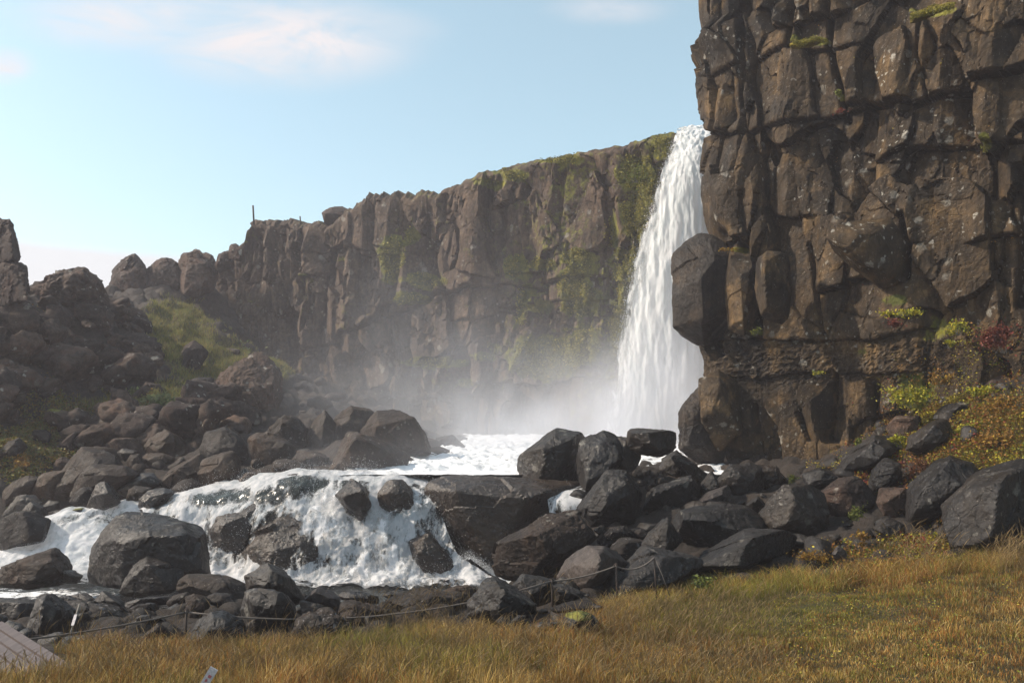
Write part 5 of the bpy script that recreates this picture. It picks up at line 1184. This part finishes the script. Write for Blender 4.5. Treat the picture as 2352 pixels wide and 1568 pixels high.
ground_leaves(V + np.array([-.03, -.08, -.02]) + rng.normal(0, .04, V.shape), lambda q: np.array([(.28, .24, .04), (.20, .19, .035), (.36, .30, .06), (.12, .12, .025)])[rng.integers(0, 4, len(q))] * rng.uniform(.5, 1.1, len(q))[:, None], .05, .03, 'yellow green moss and grass tufts hanging on the back cliff')
# moss cushions on the tall cliff ledges
def cushion(crop, s, Y, label):
    o = boulder(crop, s, Y, 'moss', label, thick=.5, sharp=12, rough=1.2, lumpy=.8, rest=False, name='moss_cushion', cat='moss', lev=5)
M['moss'] = rock_mat('moss', (.10, .085, .015), (.22, .18, .03), rust=(.24, .19, .03), rust_k=.6, rough=(.9, 1), lichen=0, moss=False, speck=0, bump_k=1.4)
cushion('3', '1560,95 1620,75 1740,45 1860,12 1895,20 1840,45 1700,85 1590,135', 17.35, 'long yellow green moss cushion at the top of the tall cliff')
cushion('3', '750,305 830,278 960,260 1000,272 960,292 840,302 770,316', 18.75, 'thin green moss cushion on the ledge high on the tall cliff')

V = np.concatenate([P(rng.uniform(1820, 1900, 1500), 0, 18.45), P(rng.uniform(2092, 2192, 2500), 0, 17.0)]); px = CX + V[:, 0] / V[:, 1] * F
yc = np.where(px < 2000, 99 - .09 * (px - 1820) + 4 * np.sin(px * .11), 40 - .26 * (px - 2092)) + rng.normal(0, 3.5, len(V)); V = P(px, yc, V[:, 1] + rng.normal(0, .05, len(V)))
ground_leaves(V, lambda q: np.array([(.24, .22, .03), (.16, .15, .025), (.32, .27, .04)])[rng.integers(0, 3, len(q))] * rng.uniform(.5, 1.1, len(q))[:, None], .016, .02, 'fine moss tufts on the high ledges of the tall cliff')

# ------------------------------------------------------------------ loose stones
proto = []
for k in range(10):
    a = rng.normal(size=(14, 3)); a /= np.linalg.norm(a, axis=1)[:, None]; a *= [1, .85, .62]
    v, f = rock_shape(a * .5, 3, 40, 1.0, 200 + k, .0); proto.append((v, f))
rough_proto = [rock_shape(v[::9] * 1.0, 4, 40, 1.3, 300 + k, .9) for k, (v, f) in enumerate(proto)]
def loose(n, sampler, smin, smax, mat, label, group, name='stone', cat='stone'):
    me = [mesh_data(name, v, f, M[mat]) for v, f in (rough_proto if mat == 'lava' else proto)]; c = 0; tries = 0
    while c < n and tries < 60000:
        tries += 1
        x, y = sampler()
        if in_poly(np.array([x]), np.array([y]), lo_poly)[0] or in_poly(np.array([x]), np.array([y]), up_poly)[0]: continue
        z = float(zat(x, y)); px, py = proj(np.array([x, y, z]))
        if y > 19.5 and group != 'stones below the long cliff' and (float(grassiness(np.array([x]), np.array([y]), np.array([z]))[0]) > .30 or 290 < px < 465 and 885 < py < 1000): continue
        if px < 480 and py < 705 + 60 * (px > 300) * (px < 420): continue
        if in_poly(np.array([px]), np.array([py]), MEADOW)[0] and y < 13: continue
        s = smin + (smax - smin) * random.random() ** 2
        if group.endswith('near bank') and py - .5 * s / y * F < 1385 and 500 < px < 1120: continue
        if any(np.linalg.norm(np.array([x, y, z]) - q) < r * .55 for q, r, _ in ROCKS): continue
        o = bpy.data.objects.new(name, random.choice(me)); col.objects.link(o); o.location = (x, y, z + (.28 if mat == 'lava' else .12) * s)
        o.rotation_euler = (random.uniform(-.4, .4), random.uniform(-.4, .4), random.uniform(0, 6.3)); o.scale = (s, s, s * random.uniform(.7, 1.1))
        bl = min((b for b in ROCKS if b[2].get('label')), key=lambda b: np.linalg.norm(b[0] - np.array([x, y, z])))[2]['label']
        wd = (('tiny', 'small', 'fist sized', 'squat', 'larger')[min(4, int(5 * (s - smin) / (smax - smin)))] + ' ' + label + ' ' + random.choice(('beside the', 'next to the', 'near the', 'by the')) + ' ' + bl).split()[:15]
        while wd[-1] in ('the', 'a', 'with', 'of', 'in', 'at', 'on', 'and', 'its', 'where', 'by', 'to', 'left', 'right', 'behind', 'under', 'below', 'above', 'between', 'white', 'black', 'dark', 'long', 'tall', 'just', 'large', 'beside', 'from', 'near', 'that', 'lit', 'big', 'pale', 'upper', 'lower', 'two', 'three', 'smooth', 'grey', 'great', 'through', 'brown', 'speckled', 'square', 'middle', 'front', 'for', 'up', 'down', 'flat', 'half', 'facing', 'along', 'over'): wd.pop()
        tag(o, ' '.join(wd), cat, group); c += 1
def fan(y0, y1, t0, t1):
    def f():
        y = random.uniform(y0, y1); return random.uniform(t0, t1) * y, y
    return f
loose(110, fan(9.8, 15.5, -.66, .12), .14, .55, 'boulder', 'dark loose stone', 'loose stones on the near bank')
loose(110, fan(12.2, 18.8, .05, .62), .15, .8, 'boulder', 'dark filling stone', 'loose stones in the right heap')
loose(60, fan(20, 26.5, -.66, -.12), .25, 1.1, 'brown', 'brown stone', 'loose stones on the left bank')
loose(270, fan(24, 42, -.68, -.34), .4, 2.4, 'lava', 'rough lava lump', 'lava lumps of the rubble slope', 'lava_lump', 'lava rock')
loose(40, fan(28, 40, -.36, -.05), .3, 1.3, 'brown', 'misty brown stone', 'stones below the long cliff')

# ------------------------------------------------------------------ things people put there
def tube(name, pts, r, mat, parent=None, sides=6, origin=None):
    pts = np.array(pts, float); n = len(pts); t = np.gradient(pts, axis=0); t /= np.linalg.norm(t, axis=1)[:, None]
    up = np.where(np.abs(t[:, 2:3]) > .9, [[1., 0, 0]], [[0, 0, 1.]]); a = np.cross(t, up); a /= np.linalg.norm(a, axis=1)[:, None]; b = np.cross(t, a)
    an = np.arange(sides) / sides * 2 * math.pi; rr = np.full(n, r) if np.isscalar(r) else np.array(r)
    V = pts[:, None] + (a[:, None] * np.cos(an)[None, :, None] + b[:, None] * np.sin(an)[None, :, None]) * rr[:, None, None]
    i = np.arange(n - 1)[:, None] * sides; k = np.arange(sides)[None]
    f = np.stack([i + k, i + (k + 1) % sides, i + sides + (k + 1) % sides, i + sides + k], -1).reshape(-1, 4)
    V = np.concatenate([V.reshape(-1, 3), pts[:1], pts[-1:]]); m = n * sides
    caps = np.array([(m, (q + 1) % sides, q) for q in range(sides)] + [(m + 1, m - sides + q, m - sides + (q + 1) % sides) for q in range(sides)])
    return mk(name, V, [f, caps], M[mat], True, parent, origin='b' if parent is None else origin)
POSTS = [(428, 1403, 424, 1500, 10.3, 'rusty rope post in the grass left of the black block'),
         (1267, 1333, 1269, 1392, 11.2, 'rusty rope post before the smooth pale boulder'),
         (1415, 1298, 1418, 1378, 11.3, 'rusty rope post at the tip of the meadow')]
for x, y, xb, yb, Y, lab in POSTS:
    t = P(x, y, Y); b = P(xb, yb, Y); b[2] = min(b[2], float(zat(b[0], Y)) + .0)
    root = bpy.data.objects.new('rope_post', None); col.objects.link(root); root.location = b; tag(root, lab, 'post', 'rope posts')
    tube('rod', [b - [0, 0, .15], (t + b) / 2 + [.004, 0, 0], t + [0, 0, .02]], .016, 'iron', root, 8, origin=b)
    an = np.linspace(0, 2 * math.pi, 15); tube('eye_ring', [t + [.03 * math.cos(q), 0, .03 * math.sin(q)] for q in an], .007, 'iron', root, 6, origin=b)
t = P(1503, 1279, 11.4); b1 = P(1508, 1345, 11.4); b2 = P(1541, 1362, 11.3); b1[2] -= .1
root = bpy.data.objects.new('rope_post', None); col.objects.link(root); root.location = b1; tag(root, 'end post of the rope with a slanting stay', 'post', 'rope posts')
tube('rod', [b1 - [0, 0, .1], t], .012, 'iron', root, 8, origin=b1); tube('stay', [t, (t + b2) / 2 - [0, 0, .01], b2 - [0, 0, .08]], .006, 'rope', root, 6, origin=b1)
def rope_pts(sp):
    out = []
    for (a, b, sag) in sp:
        for k in range(12):
            u = k / 12; p = a * (1 - u) + b * u; p = p.copy(); p[2] -= sag * 4 * u * (1 - u); out.append(p)
    out.append(sp[-1][1]); return out
def w(*a): return np.array(P(*a))
tube('rope', rope_pts([(w(-160, 1494, 8.4), w(0, 1475, 8.9), .01), (w(0, 1475, 8.9), w(428, 1405, 10.3), .035)]), .012, 'rope')
tube('rope', rope_pts([(w(428, 1405, 10.3), w(1267, 1334, 11.2), .27)]), .012, 'rope')
tube('rope', rope_pts([(w(1267, 1334, 11.2), w(1415, 1299, 11.3), .04)]), .012, 'rope')
tube('rope', rope_pts([(w(1415, 1299, 11.3), w(1503, 1280, 11.4), .10)]), .012, 'rope')
for o, l in zip([o for o in col.objects if o.name.split('.')[0] == 'rope'], ('dark rope crossing the boardwalk to the first post', 'long sagging rope in front of the near bank boulders', 'rope between the two middle posts over the pale boulder', 'short drooping rope between the last two posts')):
    tag(o, l, 'rope', 'ropes of the barrier')
# leaning stake with a pale strip
a = w(160, 1462, 10.2); b = w(183, 1386, 10.5)
root = bpy.data.objects.new('leaning_stake', None); col.objects.link(root); root.location = a; tag(root, 'thin leaning grey stake with a pale strip beside the boardwalk', 'stake')
tube('shaft', [a - (b - a) * .15, b], .014, 'stake', root, 6, origin=a)
def box8(c, ax, ay, az):
    c = np.array(c); s = [(-1, -1, -1), (1, -1, -1), (1, 1, -1), (-1, 1, -1), (-1, -1, 1), (1, -1, 1), (1, 1, 1), (-1, 1, 1)]
    v = np.array([c + np.array(ax) * i + np.array(ay) * j + np.array(az) * k for i, j, k in s])
    f = np.array([(0, 3, 2, 1), (4, 5, 6, 7), (0, 1, 5, 4), (1, 2, 6, 5), (2, 3, 7, 6), (3, 0, 4, 7)]); return v, f
dirn = (b - a) / np.linalg.norm(b - a); side = np.array([1, 0, 0.]) - dirn * dirn[0]; side /= np.linalg.norm(side)
v, f = box8(a + dirn * .24 - [0, .02, 0], side * .018, [0, .003, 0], dirn * .075); mk('marker_strip', v, f, M['plate'], False, root, origin=a)
# weathered sign slat at the bottom edge
a = w(448, 1606, 6.2); b = w(492, 1534, 6.15); dirn = (b - a) / np.linalg.norm(b - a); side = np.array([1, 0, 0.]) - dirn * dirn[0]; side /= np.linalg.norm(side)
ln_ = np.linalg.norm(b - a)
root = bpy.data.objects.new('sign_slat', None); col.objects.link(root); root.location = a; tag(root, 'short leaning whitish sign slat with faded red print in the front grass', 'sign')
v, f = box8((a + b) / 2, side * .032, [0, .006, 0], dirn * ln_ / 2); v[6:8, 2] -= .0; mk('plate', v, f, M['plate'], False, root, origin=a)
for k, (u, s_) in enumerate(((.35, .7), (.5, .9), (.62, .5), (.76, .8))):
    v, f = box8(a + (b - a) * u - [0, .0085, 0] + side * .004 * (k % 2 * 2 - 1), side * .016 * s_, [0, .001, 0], dirn * .013); mk('faded_print', v, f, M['redprint'], False, root, origin=a)
# pole on the far rim
for x, y0, y1, lab, rad in ((582, 472, 505, 'thin pole standing on the rim of the long cliff at its left end', .05), (690, 497, 510, 'very small second pole on the cliff rim', .04)):
    a = w(x + 1.5, y1, 44.8); b = w(x - 1, y0, 44.8); o = tube('rim_pole', [a - [0, 0, .3], b], rad, 'iron'); tag(o, lab, 'pole')
# boardwalk
zb = lambda x, y, Y: w(x, y, Y)
c0 = w(-20, 1424, 10.6); c1 = w(192, 1540, 7.75); zt_ = c1[2]; c0[2] = zt_
c0 = w(8, 1425, (EYE - zt_) * F / (1425 - HY))
far_dir = c0 - c1; Lb = np.linalg.norm(far_dir); fd = far_dir / Lb       # right-hand edge of the walk, front to back
wdir = np.array([-fd[1], fd[0], 0]);  wdir = wdir if wdir[0] < 0 else -wdir
root = bpy.data.objects.new('boardwalk', None); col.objects.link(root); root.location = c1; tag(root, 'grey weathered wooden boardwalk platform in the lower left corner', 'boardwalk')
nb_ = 17; pw = .135
for k in range(nb_):
    ct = c1 + wdir * (pw * (k + .5)) + fd * (Lb / 2 + rng.uniform(-.01, .01)); hl = Lb / 2 + .0
    st = 0.0 if k == 0 else 0
    front = -.05 * k * 0
    v, f = box8(ct - [0, 0, .02 + rng.uniform(0, .004)], fd * hl, wdir * (pw / 2 - .013), [0, 0, .018])
    mk('plank', v, f, M['plank'], False, root, origin=c1)
for u in (.04, .35, .66, .96):
    ct = c1 + fd * Lb * u + wdir * (pw * nb_ / 2) - [0, 0, .10]
    v, f = box8(ct, wdir * (pw * nb_ / 2 - .02), fd * .04, [0, 0, .055]); mk('joist', v, f, M['plank'], False, root, origin=c1)

# ------------------------------------------------------------------ air: thin haze, and mist drifting off the waterfall
def vol_mat(name, dens, color, aniso=.3, build=None):
    m = bpy.data.materials.new(name); m.use_nodes = True; t = m.node_tree; t.nodes.clear()
    o = N(t, 'ShaderNodeOutputMaterial'); v = N(t, 'ShaderNodeVolumePrincipled'); L(t, v.outputs[0], o.inputs['Volume'])
    v.inputs['Color'].default_value = (*color, 1); v.inputs['Density'].default_value = dens; v.inputs['Anisotropy'].default_value = aniso
    if build: L(t, build(t), v.inputs['Density'])
    return m
def boxobj(name, lo, hi, mat, label):
    lo, hi = np.array(lo, float), np.array(hi, float); v, f = box8((lo + hi) / 2, [(hi - lo)[0] / 2, 0, 0], [0, (hi - lo)[1] / 2, 0], [0, 0, (hi - lo)[2] / 2])
    o = mk(name, v, f, mat, False); tag(o, label, kind='stuff'); return o
boxobj('haze', (-78, -43, -4.2), (78, 98, 18.5), vol_mat('air', .0018, (.90, .86, .93), .2), 'thin damp air over the gorge')
MISTS = [((6.0, 31.5, 1.6), (2.6, 2.6, 2.3), .34), ((3.4, 30.0, 1.0), (3.0, 3.5, 1.3), .20), ((-.2, 28.5, 1.2), (4.4, 4.5, 2.2), .070), ((-4.0, 30, 2.2), (4, 5, 2.6), .016), ((2.0, 32, 5.0), (5, 3, 3.6), .010), ((6.2, 32.2, 4.5), (1.2, 1.3, 3.5), .05), ((-2, 19.9, .9), (3.5, 1.2, .6), .04), ((-5, 36, 6), (4, 5, 4), .007)]
def mist_density(t):
    pos = N(t, 'ShaderNodeNewGeometry').outputs['Position']; tot = None
    for c, r, k in MISTS:
        s = N(t, 'ShaderNodeVectorMath', operation='SUBTRACT'); L(t, pos, s.inputs[0]); s.inputs[1].default_value = c
        d = N(t, 'ShaderNodeVectorMath', operation='DIVIDE'); L(t, s.outputs[0], d.inputs[0]); d.inputs[1].default_value = r
        dd = N(t, 'ShaderNodeVectorMath', operation='DOT_PRODUCT'); L(t, d.outputs[0], dd.inputs[0]); L(t, d.outputs[0], dd.inputs[1])
        g = math_(t, 'MULTIPLY', math_(t, 'EXPONENT', math_(t, 'MULTIPLY', dd.outputs['Value'], -1.0)), k)
        tot = g if tot is None else math_(t, 'ADD', tot, g)
    nz = noise(t, mapping(t, pos, (1, 1, 1), rot=(0, .5, 0)), .42, 3, .6, .3)
    return math_(t, 'MULTIPLY', tot, maprange(t, nz, .34, .64, .12, 1.9))
mm_ = vol_mat('mist', .1, (.90, .93, 1.0), .05, mist_density)
boxobj('mist', (-22, 19.0, -1.5), (9.5, 45, 14), mm_, 'spray mist drifting left from the foot of the waterfall')
